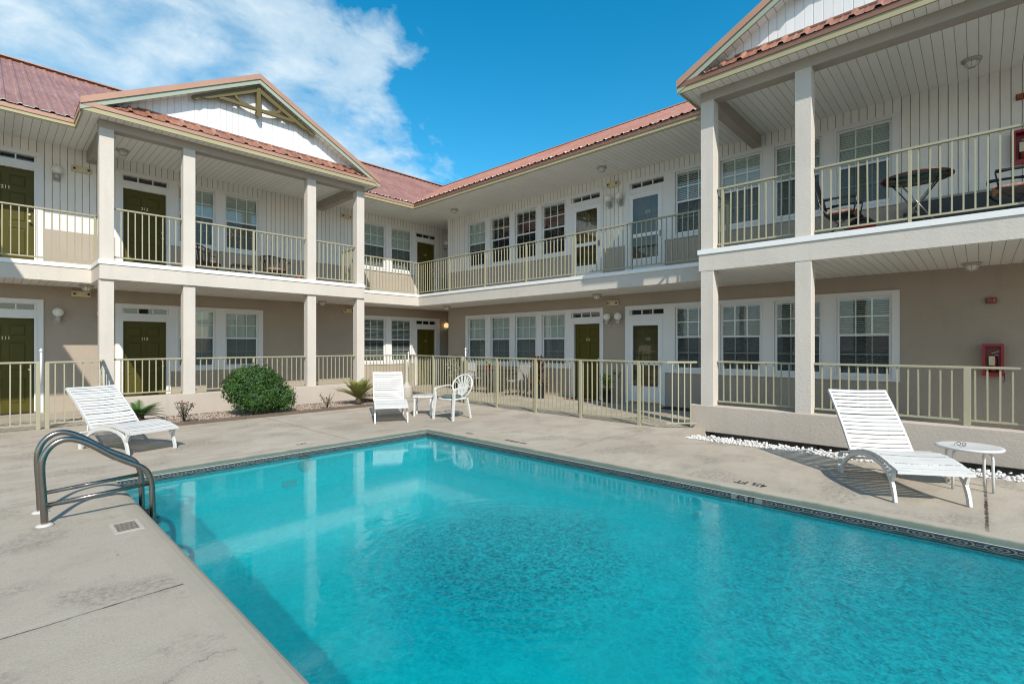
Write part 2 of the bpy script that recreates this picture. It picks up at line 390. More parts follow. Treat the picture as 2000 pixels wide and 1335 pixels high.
def water():
    m = D.materials.new('PoolWater'); t = NT(m); o = t.obj(); c = t.xyz(o)
    n1 = t.noise(o, 3.2, 3, .5, .6); n2 = t.noise(o, 14., 3, .6, 1.0); n3 = t.noise(o, 40., 2, .5, .6)
    def spot(x, y, r0, r1, jit):
        dx = t.math('SUBTRACT', c[0], x); dy = t.math('SUBTRACT', c[1], y)
        d = t.math('SQRT', t.math('ADD', t.math('MULTIPLY', dx, dx), t.math('MULTIPLY', dy, dy)))
        mr = t.node('ShaderNodeMapRange', interpolation_type='SMOOTHSTEP'); t.set(mr.inputs[0], t.math('ADD', d, t.math('MULTIPLY', t.math('SUBTRACT', n1, .5), jit)))
        mr.inputs[1].default_value = r1; mr.inputs[2].default_value = r0; mr.inputs[3].default_value = 0; mr.inputs[4].default_value = 1
        return d, mr.outputs[0]
    d1, s1 = spot(2.75, 2.55, .45, 1.45, .9); d2, s2 = spot(3.9, .2, .6, 2.3, 1.2); d3, s3 = spot(2.0, 2.3, .0, .9, .1)
    act = t.math('ADD', .055, t.math('MAXIMUM', s1, t.math('MULTIPLY', s2, .70)), clamp=True)
    ring = t.math('MULTIPLY', t.math('SINE', t.math('MULTIPLY', t.math('ADD', d1, t.math('MULTIPLY', n1, .12)), 62)), t.math('MULTIPLY', s1, t.math('SUBTRACT', 1.15, s1)))
    d4, s4 = spot(1.62, 1.62, .0, .16, 0.); d5, s5 = spot(4.15, 2.5, .0, .3, 0.)
    ring = t.math('ADD', t.math('MULTIPLY', ring, 2.0), t.math('ADD', t.math('MULTIPLY', t.math('SINE', t.math('MULTIPLY', d4, 130)), t.math('MULTIPLY', s4, .6)), t.math('MULTIPLY', t.math('SINE', t.math('MULTIPLY', d5, 90)), t.math('MULTIPLY', s5, .5))))
    h = t.math('ADD', t.math('ADD', t.math('MULTIPLY', n1, .9), t.math('MULTIPLY', n2, .55)), t.math('MULTIPLY', n3, .34))
    h = t.math('ADD', t.math('MULTIPLY', h, act), t.math('MULTIPLY', ring, .10))
    nb = t.bump(h, 1.0, .034)
    nb2 = t.bump(h, 1.0, .009)
    fr = t.schlick(.024, nb2)
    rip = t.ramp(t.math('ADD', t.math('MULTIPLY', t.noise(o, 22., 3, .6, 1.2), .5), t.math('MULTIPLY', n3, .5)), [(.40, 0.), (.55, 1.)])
    wc = t.mix(t.math('MULTIPLY', t.math('SUBTRACT', 1, rip), act), (.55, 1, 1, 1), (.18, .50, .58, 1))  # light and dark of the ripples put into the transmission tint
    # caustic light painted into the water tint as a net of brighter lines
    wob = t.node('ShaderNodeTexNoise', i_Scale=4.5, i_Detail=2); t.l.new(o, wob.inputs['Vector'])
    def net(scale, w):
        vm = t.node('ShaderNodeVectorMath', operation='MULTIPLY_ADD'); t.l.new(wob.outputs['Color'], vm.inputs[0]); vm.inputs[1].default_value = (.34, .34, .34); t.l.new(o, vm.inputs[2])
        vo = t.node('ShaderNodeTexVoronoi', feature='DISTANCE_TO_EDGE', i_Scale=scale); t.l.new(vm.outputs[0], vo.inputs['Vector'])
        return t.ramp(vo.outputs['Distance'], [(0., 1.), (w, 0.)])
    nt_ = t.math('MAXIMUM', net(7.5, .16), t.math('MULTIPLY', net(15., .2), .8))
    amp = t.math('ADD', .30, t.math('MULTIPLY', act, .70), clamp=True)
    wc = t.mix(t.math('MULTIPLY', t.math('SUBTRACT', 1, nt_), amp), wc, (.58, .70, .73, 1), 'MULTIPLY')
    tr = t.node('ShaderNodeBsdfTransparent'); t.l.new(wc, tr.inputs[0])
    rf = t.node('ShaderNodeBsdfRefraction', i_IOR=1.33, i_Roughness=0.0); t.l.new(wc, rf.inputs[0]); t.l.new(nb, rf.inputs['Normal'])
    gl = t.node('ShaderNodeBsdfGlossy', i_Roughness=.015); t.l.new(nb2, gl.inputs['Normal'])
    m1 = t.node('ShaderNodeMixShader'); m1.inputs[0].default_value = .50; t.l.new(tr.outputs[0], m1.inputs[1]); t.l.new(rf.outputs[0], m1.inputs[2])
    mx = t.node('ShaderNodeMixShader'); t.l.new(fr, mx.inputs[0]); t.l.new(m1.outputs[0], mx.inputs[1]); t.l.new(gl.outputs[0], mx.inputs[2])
    t.out(mx.outputs[0]); return m
M['water'] = water()
def leafmat(name, a, b, tr=.25, sc=7, rough=.45):
    m = D.materials.new(name); t = NT(m); o = t.obj()
    c = t.mix(t.ramp(t.noise(o, sc, 4), [(.3, 0.), (.7, 1.)]), a, b)
    p = t.node('ShaderNodeBsdfPrincipled', i_Roughness=rough); t.l.new(c, p.inputs['Base Color'])
    tl = t.node('ShaderNodeBsdfTranslucent'); t.l.new(c, tl.inputs[0])
    mx = t.node('ShaderNodeMixShader'); mx.inputs[0].default_value = tr; t.l.new(p.outputs[0], mx.inputs[1]); t.l.new(tl.outputs[0], mx.inputs[2])
    t.out(mx.outputs[0]); return m
M['bush'] = leafmat('BushLeaf', (.014, .046, .005, 1), (.045, .115, .014, 1), .15, 3.2, .5)
M['palm'] = leafmat('PalmLeaf', (.15, .17, .03, 1), (.30, .30, .08, 1), .3, 4)
M['sago'] = leafmat('SagoLeaf', (.03, .09, .015, 1), (.08, .17, .03, 1), .25, 5)
M['rose'] = leafmat('RoseLeaf', (.05, .07, .025, 1), (.12, .10, .06, 1), .2, 12)
M['croton'] = leafmat('CrotonLeaf', (.06, .012, .02, 1), (.30, .13, .05, 1), .2, 9)
M['potleaf'] = leafmat('PotLeaf', (.03, .08, .015, 1), (.08, .16, .03, 1), .25, 9)
M['lime'] = leafmat('LimeLeaf', (.16, .30, .03, 1), (.30, .42, .06, 1), .3, 9)
M['varieg'] = leafmat('VariegatedLeaf', (.02, .03, .015, 1), (.45, .45, .36, 1), .2, 60)
M['stem'] = simple('Stem', (.08, .055, .03, 1), .9)
M['cushion'] = leafmat('CushionFloral', (.04, .10, .07, 1), (.12, .17, .15, 1), 0, 40, .8)
M['cushion_red'] = leafmat('CushionStripe', (.35, .04, .02, 1), (.5, .42, .3, 1), 0, 30, .8)
M['cushion_pale'] = leafmat('CushionPale', (.55, .42, .30, 1), (.35, .12, .08, 1), 0, 30, .8)

# ------------------------------------------------------------------ dimensions (metres; camera above the origin)
XR, YL = 11.35, 15.05            # facade planes
Z1, Z2 = 2.79, 5.95              # soffits
F2 = 3.13                        # upper floor
DZ = 3.22                        # storey to storey
WATER = -.108
PX0, PX1, PY0, PY1 = 1.0, 5.3, -5.0, 7.05

# ------------------------------------------------------------------ ground, deck, pool
g = MB()
for a, b, c, d in cells(-150, 150, -150, 150, [(PX0 - .15, PX1 + .15, PY0 - .15, PY1 + .15)]): g.quad((a, c, -.42), (b, c, -.42), (b, d, -.42), (a, d, -.42))
tag(g.build('ground', simple('GroundPaving', (.22, .21, .19, 1), .9, var=.2, sc=1)), None, None, kind='structure')
bed = (1.74, 7.08, 10.66, 12.92); bed2 = (7.68, 9.02, -6.0, 3.52)
dk = MB()
hol = [(PX0 - .16, PX1 + .16, PY0 - .16, PY1 + .16), bed, bed2]
ed = {}
for a, b, c, d in cells(-14, 16, -14, 15.2, hol):
    dk.quad((a, c, 0), (b, c, 0), (b, d, 0), (a, d, 0))
for h in hol[1:]:
    for p, q in (((h[0], h[2]), (h[1], h[2])), ((h[1], h[2]), (h[1], h[3])), ((h[1], h[3]), (h[0], h[3])), ((h[0], h[3]), (h[0], h[2]))):
        dk.quad((*p, 0), (*q, 0), (*q, -.4), (*p, -.4))
tag(dk.build('pool_deck', M['deck']), None, None, kind='structure')

# pool shell
root_pool = empty('swimming_pool', ((PX0 + PX1) / 2, (PY0 + PY1) / 2, 0))
tag(root_pool, 'rectangular turquoise swimming pool with patterned waterline tile in the concrete deck', 'swimming pool')
inv = Matrix.Translation(-root_pool.location)
def ppart(mb, name, mat, mtx=None):
    return mb.build(name, mat, root_pool, inv @ (mtx if mtx is not None else Matrix()))
b = MB(); zf = -1.32
prof = [(0, -.105)] + [(0, -.55)] + [(.75 * (1 - math.cos(i * PI / 16)), -.55 - .77 * math.sin(i * PI / 16)) for i in range(1, 9)]
for i in range(len(prof) - 1):
    rr = [[(PX0 + d, PY0 + d, z), (PX1 - d, PY0 + d, z), (PX1 - d, PY1 - d, z), (PX0 + d, PY1 - d, z)] for d, z in (prof[i], prof[i + 1])]
    n0 = len(b.v); b.v += rr[0] + rr[1]
    for k in range(4): b.f.append((n0 + k, n0 + (k + 1) % 4, n0 + 4 + (k + 1) % 4, n0 + 4 + k)); b.sm.append(False)
b.quad(*rr[1])
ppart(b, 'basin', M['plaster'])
b = MB(); prof = [(.165, 0), (.11, -.001), (.07, -.004), (.035, -.012), (.012, -.026), (0, -.048)]
for i in range(len(prof) - 1):
    def ring(k):
        d, z = prof[k]; return [(PX0 - d, PY0 - d, z), (PX1 + d, PY0 - d, z), (PX1 + d, PY1 + d, z), (PX0 - d, PY1 + d, z)]
    A, B_ = ring(i), ring(i + 1)
    for k in range(4): b.quad(A[k], A[(k + 1) % 4], B_[(k + 1) % 4], B_[k])
ppart(b, 'coping', M['coping'])
def tile_side(p, L, rz):
    b = MB(); b.quad((0, 0, -.150), (L, 0, -.150), (L, 0, -.048), (0, 0, -.048))
    o = ppart(b, 'waterline_tile', M['tile'], Matrix.Translation(p) @ Matrix.Rotation(rz, 4, 'Z'))
    b = MB(); b.box(0, L, -.004, .0, -.0515, -.0470)
    if rz <= 0: ppart(b, 'grout_line', M['white_paint'], Matrix.Translation(p) @ Matrix.Rotation(rz, 4, 'Z'))
tile_side((PX0 + .003, PY1 - .003, 0), PX1 - PX0 - .006, 0)
tile_side((PX1 - .003, PY1 - .003, 0), PY1 - PY0 - .006, -PI / 2)
tile_side((PX0 + .003, PY0 + .003, 0), PY1 - PY0 - .006, PI / 2)
# fittings on the pool floor and walls
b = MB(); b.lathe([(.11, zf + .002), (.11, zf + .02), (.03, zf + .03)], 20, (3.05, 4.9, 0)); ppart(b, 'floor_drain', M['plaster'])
b = MB(); b.box(2.82, 3.02, PY1 - .02, PY1 - .004, -.50, -.42); ppart(b, 'skimmer_port', M['grey'])
b = MB(); b.tube([(3.14, PY1 - .004, -.24), (3.14, PY1 - .03, -.24)], [.10, .085], 20); ppart(b, 'pool_light', M['grey'])
for y in (2.2, 5.6):
    b = MB(); b.tube([(PX1 - .005, y, -.34), (PX1 - .03, y, -.34)], .035, 12); ppart(b, 'return_fitting', M['white_paint'])
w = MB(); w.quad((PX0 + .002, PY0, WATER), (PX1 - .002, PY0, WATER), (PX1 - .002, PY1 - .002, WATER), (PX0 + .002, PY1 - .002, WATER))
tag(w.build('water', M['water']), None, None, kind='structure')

def text(s, size, mat, name, parent=None, mtx=None, ext=.002, align='CENTER', off=0):
    cu = D.curves.new(name, 'FONT'); cu.body = s; cu.size = size; cu.align_x = align; cu.align_y = 'CENTER'; cu.extrude = ext; cu.offset = off
    o = D.objects.new(name, cu); C.objects.link(o)
    dg = bpy.context.evaluated_depsgraph_get(); me = D.meshes.new_from_object(o.evaluated_get(dg))
    D.objects.remove(o); me.materials.clear(); me.materials.append(mat)
    n = D.objects.new(name, me); C.objects.link(n)
    if parent: n.parent = parent
    if mtx is not None: n.matrix_local = mtx
    return n
def basis(ox, ux, up, loc):
    """matrix with local x=ux, y=up"""
    ux = Vector(ux); up = Vector(up); n = ux.cross(up).normalized()
    m = Matrix((ux, up, n)).transposed().to_4x4(); m.translation = Vector(loc); return m
for nm, s, sz, ux, up, loc in (('depth_marking', '4\u00bd FT', .115, (0, 1, 0), (-1.55, 0, 0), (5.60, 1.77, .003)),
                           ('depth_marking', '4 FT', .085, (1, 0, 0), (0, 1, 0), (3.23, 7.36, .003)),
                           ('depth_marking', '4 FT', .085, (0, 1, 0), (-1, 0, 0), (5.56, 6.2, .003)),
                           ('depth_marking', 'NO DIVING', .085, (0, 1, 0), (-1, 0, 0), (5.56, 5.15, .003))):
    text(s, sz, M['text'], nm, root_pool, inv @ basis(0, ux, up, loc), .0005, off=.002)
text('4\u00bd FT', .068, M['text'], 'depth_marking', root_pool, inv @ basis(0, (0, -1, 0), (0, 0, 1), (PX1 - .012, 1.72, -.079)), .0005, off=.0015)
b = MB(); b.box(0, .30, 0, .003, -.105, -.053)
ppart(b, 'marking_tile', M['markbg'], Matrix.Translation((PX1 - .0075, 1.87, 0)) @ Matrix.Rotation(-PI / 2, 4, 'Z'))

# planting bed and pebble strip
def stones(mb, n, x0, x1, y0, y1, z, r0, r1, oct_=False):
    if oct_:
        V = [(1, 0, 0), (-1, 0, 0), (0, 1, 0), (0, -1, 0), (0, 0, 1), (0, 0, -1)]
        F = [(0, 2, 4), (2, 1, 4), (1, 3, 4), (3, 0, 4), (2, 0, 5), (1, 2, 5), (3, 1, 5), (0, 3, 5)]
    else:
        t = (1 + 5 ** .5) / 2; k = 1 / math.hypot(1, t)
        V = [(-k, t * k, 0), (k, t * k, 0), (-k, -t * k, 0), (k, -t * k, 0), (0, -k, t * k), (0, k, t * k), (0, -k, -t * k), (0, k, -t * k), (t * k, 0, -k), (t * k, 0, k), (-t * k, 0, -k), (-t * k, 0, k)]
        F = [(0, 11, 5), (0, 5, 1), (0, 1, 7), (0, 7, 10), (0, 10, 11), (1, 5, 9), (5, 11, 4), (11, 10, 2), (10, 7, 6), (7, 1, 8), (3, 9, 4), (3, 4, 2), (3, 2, 6), (3, 6, 8), (3, 8, 9), (4, 9, 5), (2, 4, 11), (6, 2, 10), (8, 6, 7), (9, 8, 1)]
    for _ in range(n):
        x = random.uniform(x0, x1); y = random.uniform(y0, y1); r = random.uniform(r0, r1); a = random.uniform(0, PI)
        if callable(z): zz = z(x, y)
        else: zz = z + random.uniform(0, r * .8)
        sx, sy, sz = r * random.uniform(.8, 1.3), r * random.uniform(.6, 1.), r * random.uniform(.45, .75)
        tx, ty = random.uniform(-.4, .4), random.uniform(-.4, .4)
        mb.add([(x + vx * sx * math.cos(a) - vy * sy * math.sin(a), y + vx * sx * math.sin(a) + vy * sy * math.cos(a), zz + vz * sz + vx * sx * tx + vy * sy * ty) for vx, vy, vz in V], F, not oct_)
b = MB(); b.box(1.74, 7.08, 10.8, 12.34, -.3, -.03); b.build('planting_bed', M['gravelbase'])['kind'] = 'structure'
b = MB(); stones(b, 5200, 1.8, 7.02, 10.82, 12.33, -.028, .012, .024, True)
tag(b.build('gravel', M['gravel']), None, None, kind='stuff')
b = MB(); b.box(7.63, 9.0, -6, 3.5, -.41, -.26); b.box(1.75, 7.07, 12.35, 12.9, -.41, -.26); b.build('soil', M['soil'])['kind'] = 'structure'
b = MB(); b.box(7.63, 8.2, -6, 3.5, -.26, -.05); b.build('pebble_bed', M['gravelbase'])['kind'] = 'structure'
b = MB(); stones(b, 3000, 7.70, 8.14, -1.6, 3.48, -.045, .012, .032)
stones(b, 900, 7.68, 8.16, -1.6, 3.3, lambda x, y: -.02 + .02 * random.random(), .012, .030)
stones(b, 110, 7.60, 7.70, -1.6, 3.4, lambda x, y: .012, .012, .022)
tag(b.build('white_pebbles', M['pebble']), None, None, kind='stuff')
t_ = empty('timber_edging', (4.4, 10.73, 0)); tag(t_, 'dark weathered timber edging along the gravel planting bed', 'edging')
xs = [1.74, 3.55, 5.36, 7.08]
for i in range(3):
    b = MB(); b.box(xs[i] - 4.4 + .004, xs[i + 1] - 4.4 - .004, -.07, .07, -.12, .052); b.build('board', M['timber'], t_, bevel=.008)
b = MB(); b.box(2.54, 2.68, .07, 1.6, -.12, .05); b.build('board', M['timber'], t_, bevel=.008)

# ------------------------------------------------------------------ building
bld = empty('apartment_building', (4.35, 13.7, 0))
tag(bld, 'two-storey L-shaped apartment building with taupe stucco, white siding and reddish metal roof', 'building')
BI = Matrix.Translation(-bld.location)
RW = Matrix.Rotation(-PI / 2, 4, 'Z')      # right wing frame: local x = -worldY, local y = worldX
LWM = Matrix()
def part(mb, name, mat, fr=LWM, parent=None, bevel=0, off=None):
    m = BI @ fr
    if off is not None: m = m @ Matrix.Translation(off)
    return mb.build(name, mat, bld, m, bevel)
W = .86; HB, HT = .90, 2.39                # window opening
# window prototypes (local: x centred, y into the wall, z from sill)
H = HT - HB; RAIL = .77
def make_window():
    f = MB(); w2 = W / 2
    plate(f, -w2, w2, 0, H, [(-w2 + .042, w2 - .042, RAIL + .02, H - .04), (-w2 + .05, w2 - .05, .05, RAIL - .02)], .008, .06)
    o = f.build('window', M['vinyl'])
    m = MB()
    for z0, z1, y in ((RAIL + .02, H - .04, .018), (.05, RAIL - .02, .036)):
        for k in (1, 2):
            x = -w2 + .045 + (W - .09) * k / 3; m.box(x - .012, x + .012, y, y + .01, z0, z1)
        zc = (z0 + z1) / 2; m.box(-w2 + .04, w2 - .04, y + .001, y + .009, zc - .012, zc + .012)
    m.build('muntin', M['muntin'], o)
    c_ = MB(); plate(c_, -w2 - .026, w2 + .026, -.022, H + .022, [(-w2 + .001, w2 - .001, .001, H - .001)], -.038, -.026); c_.build('casing', M['trim'], o)
    p = MB(); p.quad((-w2 + .03, .014, RAIL), (w2 - .03, .014, RAIL), (w2 - .03, .014, H - .02), (-w2 + .03, .014, H - .02)); p.build('pane', M['glass'], o)
    p = MB(); p.quad((-w2 + .03, .032, .03), (w2 - .03, .032, .03), (w2 - .03, .032, RAIL), (-w2 + .03, .032, RAIL)); p.build('pane', M['glass'], o)
    p = MB(); p.quad((-w2 + .05, .022, .05), (w2 - .05, .022, .05), (w2 - .05, .022, RAIL - .02), (-w2 + .05, .022, RAIL - .02)); p.build('insect_screen', M['screen'], o)
    return o
def blind_mesh(ang, drop, pitch=.043):
    b = MB(); w2 = W / 2 - .02; z = H - .03; c, s = math.cos(ang) * .024, math.sin(ang) * .024
    b.box(-w2, w2, .075, .115, H - .06, H - .01)
    while z > drop:
        z -= pitch; b.quad((-w2, .095 - c, z - s), (w2, .095 - c, z - s), (w2, .095 + c, z + s), (-w2, .095 + c, z + s))
    b.box(-w2, w2, .082, .108, z - .04, z - .02); return b
WIN0 = make_window()
BL = [blind_mesh(1.15, .06).build('blind', M['blind'], WIN0)]
for a, d in ((.55, .06), (.25, .06), (1.25, .62), (.8, .06)):
    o = blind_mesh(a, d).build('blind', M['blind']); BL.append(o.data); D.objects.remove(o)
BL[0] = BL[0].data
used = [False]
def window(x, z, y, fr, blind=0, label=None):
    if not used[0]: o = WIN0; used[0] = True
    else:
        o = WIN0.copy(); C.objects.link(o)
        for ch in kids(WIN0):
            c = ch.copy(); C.objects.link(c); c.parent = o
    o.parent = bld; o.matrix_local = BI @ fr @ Matrix.Translation((x, y, z))
    for ch in kids(o):
        if ch.name.startswith('blind'): ch.data = BL[blind]
    return o
def transom(x0, x1, z, y, fr):
    f = MB(); n = 3; g = (x1 - x0 - .05) / n
    holes = [(x0 + .025 + g * i + .012, x0 + .025 + g * (i + 1) - .012, z + .012, z + .128) for i in range(n)]
    plate(f, x0, x1, z, z + .14, holes, y + .006, y + .05)
    o = part(f, 'transom_window', M['vinyl'], fr)
    p = MB(); p.quad((x0 + .01, y + .03, z + .01), (x1 - .01, y + .03, z + .01), (x1 - .01, y + .03, z + .13), (x0 + .01, y + .03, z + .13))
    p.build('pane', M['glass'], o); return o
def door(x0, x1, z, y, fr, num, storm=None, zt=2.06, hinge_left=True):
    """six-panel door; storm: None, 'half', 'full'"""
    w = x1 - x0; b = MB(); yd = y + (.11 if storm else .05)
    panels = []
    for pa, pb in ((.14, .44), (.56, .86)):
        for za, zb in ((.22, .78), (.93, 1.55), (1.68, 1.92)): panels.append((x0 + w * pa, x0 + w * pb, z + za, z + zb))
    plate(b, x0 + .004, x1 - .004, z + .02, z + zt - .004, panels, yd, yd + .012)
    for a, c, d, e in panels:
        b.quad((a, yd + .012, d), (c, yd + .012, d), (c, yd + .012, e), (a, yd + .012, e))
        m = .035; b.add([(a + .012, yd + .012, d + .012), (c - .012, yd + .012, d + .012), (c - .012, yd + .012, e - .012), (a + .012, yd + .012, e - .012),
                 (a + m, yd + .003, d + m), (c - m, yd + .003, d + m), (c - m, yd + .003, e - m), (a + m, yd + .003, e - m)],
                [(4, 5, 6, 7), (0, 1, 5, 4), (1, 2, 6, 5), (2, 3, 7, 6), (3, 0, 4, 7)])
    o = part(b, 'door', M['door'], fr)
    text(num, .10, M['digits'], 'door_number', o, basis(0, (1, 0, 0), (0, 0, 1), ((x0 + x1) / 2, yd - .006, z + 1.63)), .003)
    k = MB(); hx = x1 - .07 if hinge_left else x0 + .07
    k.tube([(hx, yd, z + .95), (hx, yd - .05, z + .95)], .012, 8); k.lathe([(.012, 0), (.028, .012), (.028, .03), (.012, .04)], 12, (0, 0, 0))
    k.v = [(p if i < 16 else (p[0] + hx, yd - .045 - p[2], z + .95 + p[1])) for i, p in enumerate(k.v)]
    k.tube([(hx, yd + .001, z + 1.10), (hx, yd - .02, z + 1.10)], .024, 12)
    k.build('door_handle', M['digits'], o)
    df = MB(); plate(df, x0 - .05, x1 + .05, z + .002, z + 2.13, [(x0 - .01, x1 + .01, z - 1, z + 2.095)], y - .040, y - .0265); df.build('door_frame', M['trim'], o)
    th = MB(); th.box(x0 - .02, x1 + .02, y - .07, y + .06, z, z + .022 + (.03 if storm else 0)); th.build('threshold', M['wood'] if storm else M['darkmetal'], o)
    if storm:
        s = MB(); a, c = x0 - .055, x1 + .055; zt2 = z + zt + .03
        holes = [(a + .13, c - .13, z + 1.07, zt2 - .12), (a + .13, c - .13, z + .45, z + .98)]
        plate(s, a, c, z + .055, zt2, holes, y - .035, y + .0)
        s.box(a + .02, c - .02, y - .045, y - .034, zt2 - .075, zt2 - .055)
        s.build('storm_door', M['vinyl'], o)
        p = MB()
        for h in holes: p.quad((h[0], y - .018, h[2]), (h[1], y - .018, h[2]), (h[1], y - .018, h[3]), (h[0], y - .018, h[3]))
        p.build('storm_glass', M['glass_dark'], o)
        k = MB(); k.box(c - .075, c - .045, y - .075, y - .034, z + .93, z + 1.07); k.build('storm_handle', M['steel'], o)
    return o
def group(fr, y, zb, u0, u1, wins, doors, blinds, name='window_trim'):
    """white trim surround shared by a run of windows and doors; holes for each"""
    holes = []
    for c in wins: holes.append((c - W / 2, c + W / 2, zb + HB, zb + HT))
    for d in doors:
        holes += [(d['x0'], d['x1'], zb - .01, zb + 2.06), (d['tx'][0], d['tx'][1], zb + 2.24, zb + 2.38)]
    # open below the windows
    if wins:
        a, c = min(wins) - W / 2, max(wins) + W / 2
        lo, hi = u0, u1
        for d in doors:
            if d['x0'] > c: hi = d['x0'] - .10
            else: lo = d['x1'] + .10
        holes.append((lo - (0 if lo > u0 else 1), hi + (0 if hi < u1 else 1), zb - .01, zb + .81))
    b = MB(); plate(b, u0, u1, zb, zb + 2.48, holes, y - .028, y + .005); part(b, name, M['trim'], fr)
    hw = []
    for i, c in enumerate(wins):
        window(c, zb + HB, y, fr, blinds[i]); hw.append((c - W / 2, c + W / 2, zb + HB, zb + HT))
    for d in doors:
        transom(d['tx'][0], d['tx'][1], zb + 2.24, y, fr)
        door(d['x0'], d['x1'], zb, y, fr, d['num'], d.get('storm'))
        hw += [(d['x0'], d['x1'], zb - .01, zb + 2.06), (d['tx'][0], d['tx'][1], zb + 2.24, zb + 2.38)]
    return hw
HL1, HL2, HR1, HR2 = [], [], [], []
for fl, HH in ((0, HL1), (1, HL2)):
    z = fl * DZ; n = lambda k: ('1', '2')[fl] + k
    HH += group(LWM, YL, z, -.32, .87, [], [dict(x0=-.15, x1=.72, tx=(-.19, .76), num=n('11'))], [])
    HH += group(LWM, YL, z, 2.12, 5.48, [3.82, 4.92], [dict(x0=2.27, x1=3.14, tx=(2.24, 3.19), num=n('12'))], [0, 0])
    HH += group(LWM, YL, z, 8.53, 11.91, [9.10, 10.19], [dict(x0=10.87, x1=11.69, tx=(10.82, 11.77), num=n('13'))], [1, 1] if fl == 0 else [0, 0])
for fl, HH in ((0, HR1), (1, HR2)):
    z = fl * DZ; n = lambda k: ('1', '2')[fl] + k
    HH += group(RW, XR, z, -12.87, -7.32, [-12.31, -11.2, -10.11, -9.02], [dict(x0=-8.27, x1=-7.43, tx=(-8.37, -7.41), num=n('21'), storm=('full' if fl else None))], [0, 0, 0, 0] if fl == 0 else [3, 2, 2, 2])
    HH += group(RW, XR, z, -6.65, -1.04, [-4.87, -3.80, -2.69, -1.58], [dict(x0=-6.50, x1=-5.66, tx=(-6.52, -5.57), num=n('22'), storm='full')], [1, 1, 1, 1] if fl == 0 else [4, 0, 0, 0])
def wallpart(fr, y, u0, u1, z0, z1, holes, mat, name='wall', th=.16):
    b = MB(); plate(b, u0, u1, z0, z1, holes, y, y + th); return part(b, name, mat, fr)
S2 = 4.055
wallpart(LWM, YL, -7, 14.6, -.02, F2, HL1, M['stucco'])
wallpart(LWM, YL, -7, 14.6, F2, S2, HL2, M['stucco_up'])
wallpart(LWM, YL, -7, 14.6, S2, Z2 + .05, HL2, M['siding'])
wallpart(RW, XR, -13.82, 9, -.02, F2, HR1, M['stucco'])
wallpart(RW, XR, -13.82, 9, F2, S2, HR2, M['stucco_up'])
wallpart(RW, XR, -13.82, 9, S2, Z2 + .05, HR2, M['siding'])
# corner returns, backing behind the windows
b = MB(); b.box(XR + .001, XR + 8, 13.66, 13.818, -.02, S2); part(b, 'wall', M['stucco'])
b = MB(); b.box(XR + .001, XR + 8, 13.66, 13.818, S2, Z2 + .05); part(b, 'wall', M['siding'])
b = MB(); b.box(XR - .012, XR + .03, 13.815, 13.845, S2, Z2); part(b, 'corner_trim', M['trim'])
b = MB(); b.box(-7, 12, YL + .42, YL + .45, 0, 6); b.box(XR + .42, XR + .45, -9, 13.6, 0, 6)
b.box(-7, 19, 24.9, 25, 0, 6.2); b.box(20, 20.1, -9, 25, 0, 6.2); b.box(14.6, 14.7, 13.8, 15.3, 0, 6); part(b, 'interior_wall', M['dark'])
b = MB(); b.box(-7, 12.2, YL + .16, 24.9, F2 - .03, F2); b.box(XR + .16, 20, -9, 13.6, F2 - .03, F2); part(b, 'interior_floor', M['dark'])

# slab between the storeys
OUT = [(-7, 13.70), (1.53, 13.70), (1.53, 12.594), (7.31, 12.594), (7.31, 13.70), (9.963, 13.70), (9.963, 3.64), (8.733, 3.64), (8.733, -2.26), (9.963, -2.26), (9.963, -9)]
def sweep_out(pts, e, z0, z1):
    b = MB()
    def offs(i):
        p = Vector(pts[i]).to_2d() if False else Vector(pts[i])
        ns = []
        for j in (i - 1, i):
            if 0 <= j < len(pts) - 1:
                d = (Vector(pts[j + 1]) - Vector(pts[j])).normalized(); ns.append(Vector((d.y, -d.x)))
        if len(ns) == 1: return p + ns[0] * e
        return p + (ns[0] + ns[1]) * e
    P = [offs(i) for i in range(len(pts))]; Q = [Vector(p) for p in pts]
    for i in range(len(pts) - 1):
        a, c, a2, c2 = P[i], P[i + 1], Q[i], Q[i + 1]
        b.quad((a.x, a.y, z0), (c.x, c.y, z0), (c.x, c.y, z1), (a.x, a.y, z1))
        b.quad((a.x, a.y, z1), (c.x, c.y, z1), (c2.x, c2.y, z1), (a2.x, a2.y, z1))
        b.quad((a.x, a.y, z0), (c.x, c.y, z0), (c2.x, c2.y, z0), (a2.x, a2.y, z0))
    return b
b = sweep_out(OUT, .0, Z1, 3.09)
part(b, 'slab_fascia', M['stucco_light'])
cap_in = [(x, y) for x, y in OUT]
b = sweep_out(cap_in, .018, 3.085, 3.168)
rim = sweep_out(OUT, -.14, F2, 3.167)
b.add(rim.v, rim.f); part(b, 'slab_cap', M['cap'])
b = MB()
for a, c, d, e in ((-7, 1.53, 13.7, YL), (1.53, 7.31, 12.594, YL), (7.31, 9.963, 13.7, YL), (9.963, 14.6, 13.82, YL), (9.963, XR, -9, 13.82), (8.733, 9.963, -2.26, 3.64)):
    b.quad((a, d, F2), (c, d, F2), (c, e, F2), (a, e, F2))
part(b, 'balcony_floor', simple('BalconyFloor', (.38, .36, .32, 1), .8, var=.15, sc=3))
def soffit(rects, z, name, mat, fr):
    b = MB()
    for a, c, d, e in rects: b.quad((a, d, z), (c, d, z), (c, e, z), (a, e, z))
    return part(b, name, mat, fr)
soffit([(-7, 1.53, 13.7, YL), (1.53, 7.31, 12.6, YL), (7.31, 9.963, 13.7, YL)], Z1 + .002, 'soffit', M['soffit'], LWM)
soffit([(-15.05, 9, 9.96, XR), (-3.64, 2.26, 8.74, 9.963), (-15.05, -13.82, XR, 14.6)], Z1 + .002, 'soffit', M['soffit'], RW)
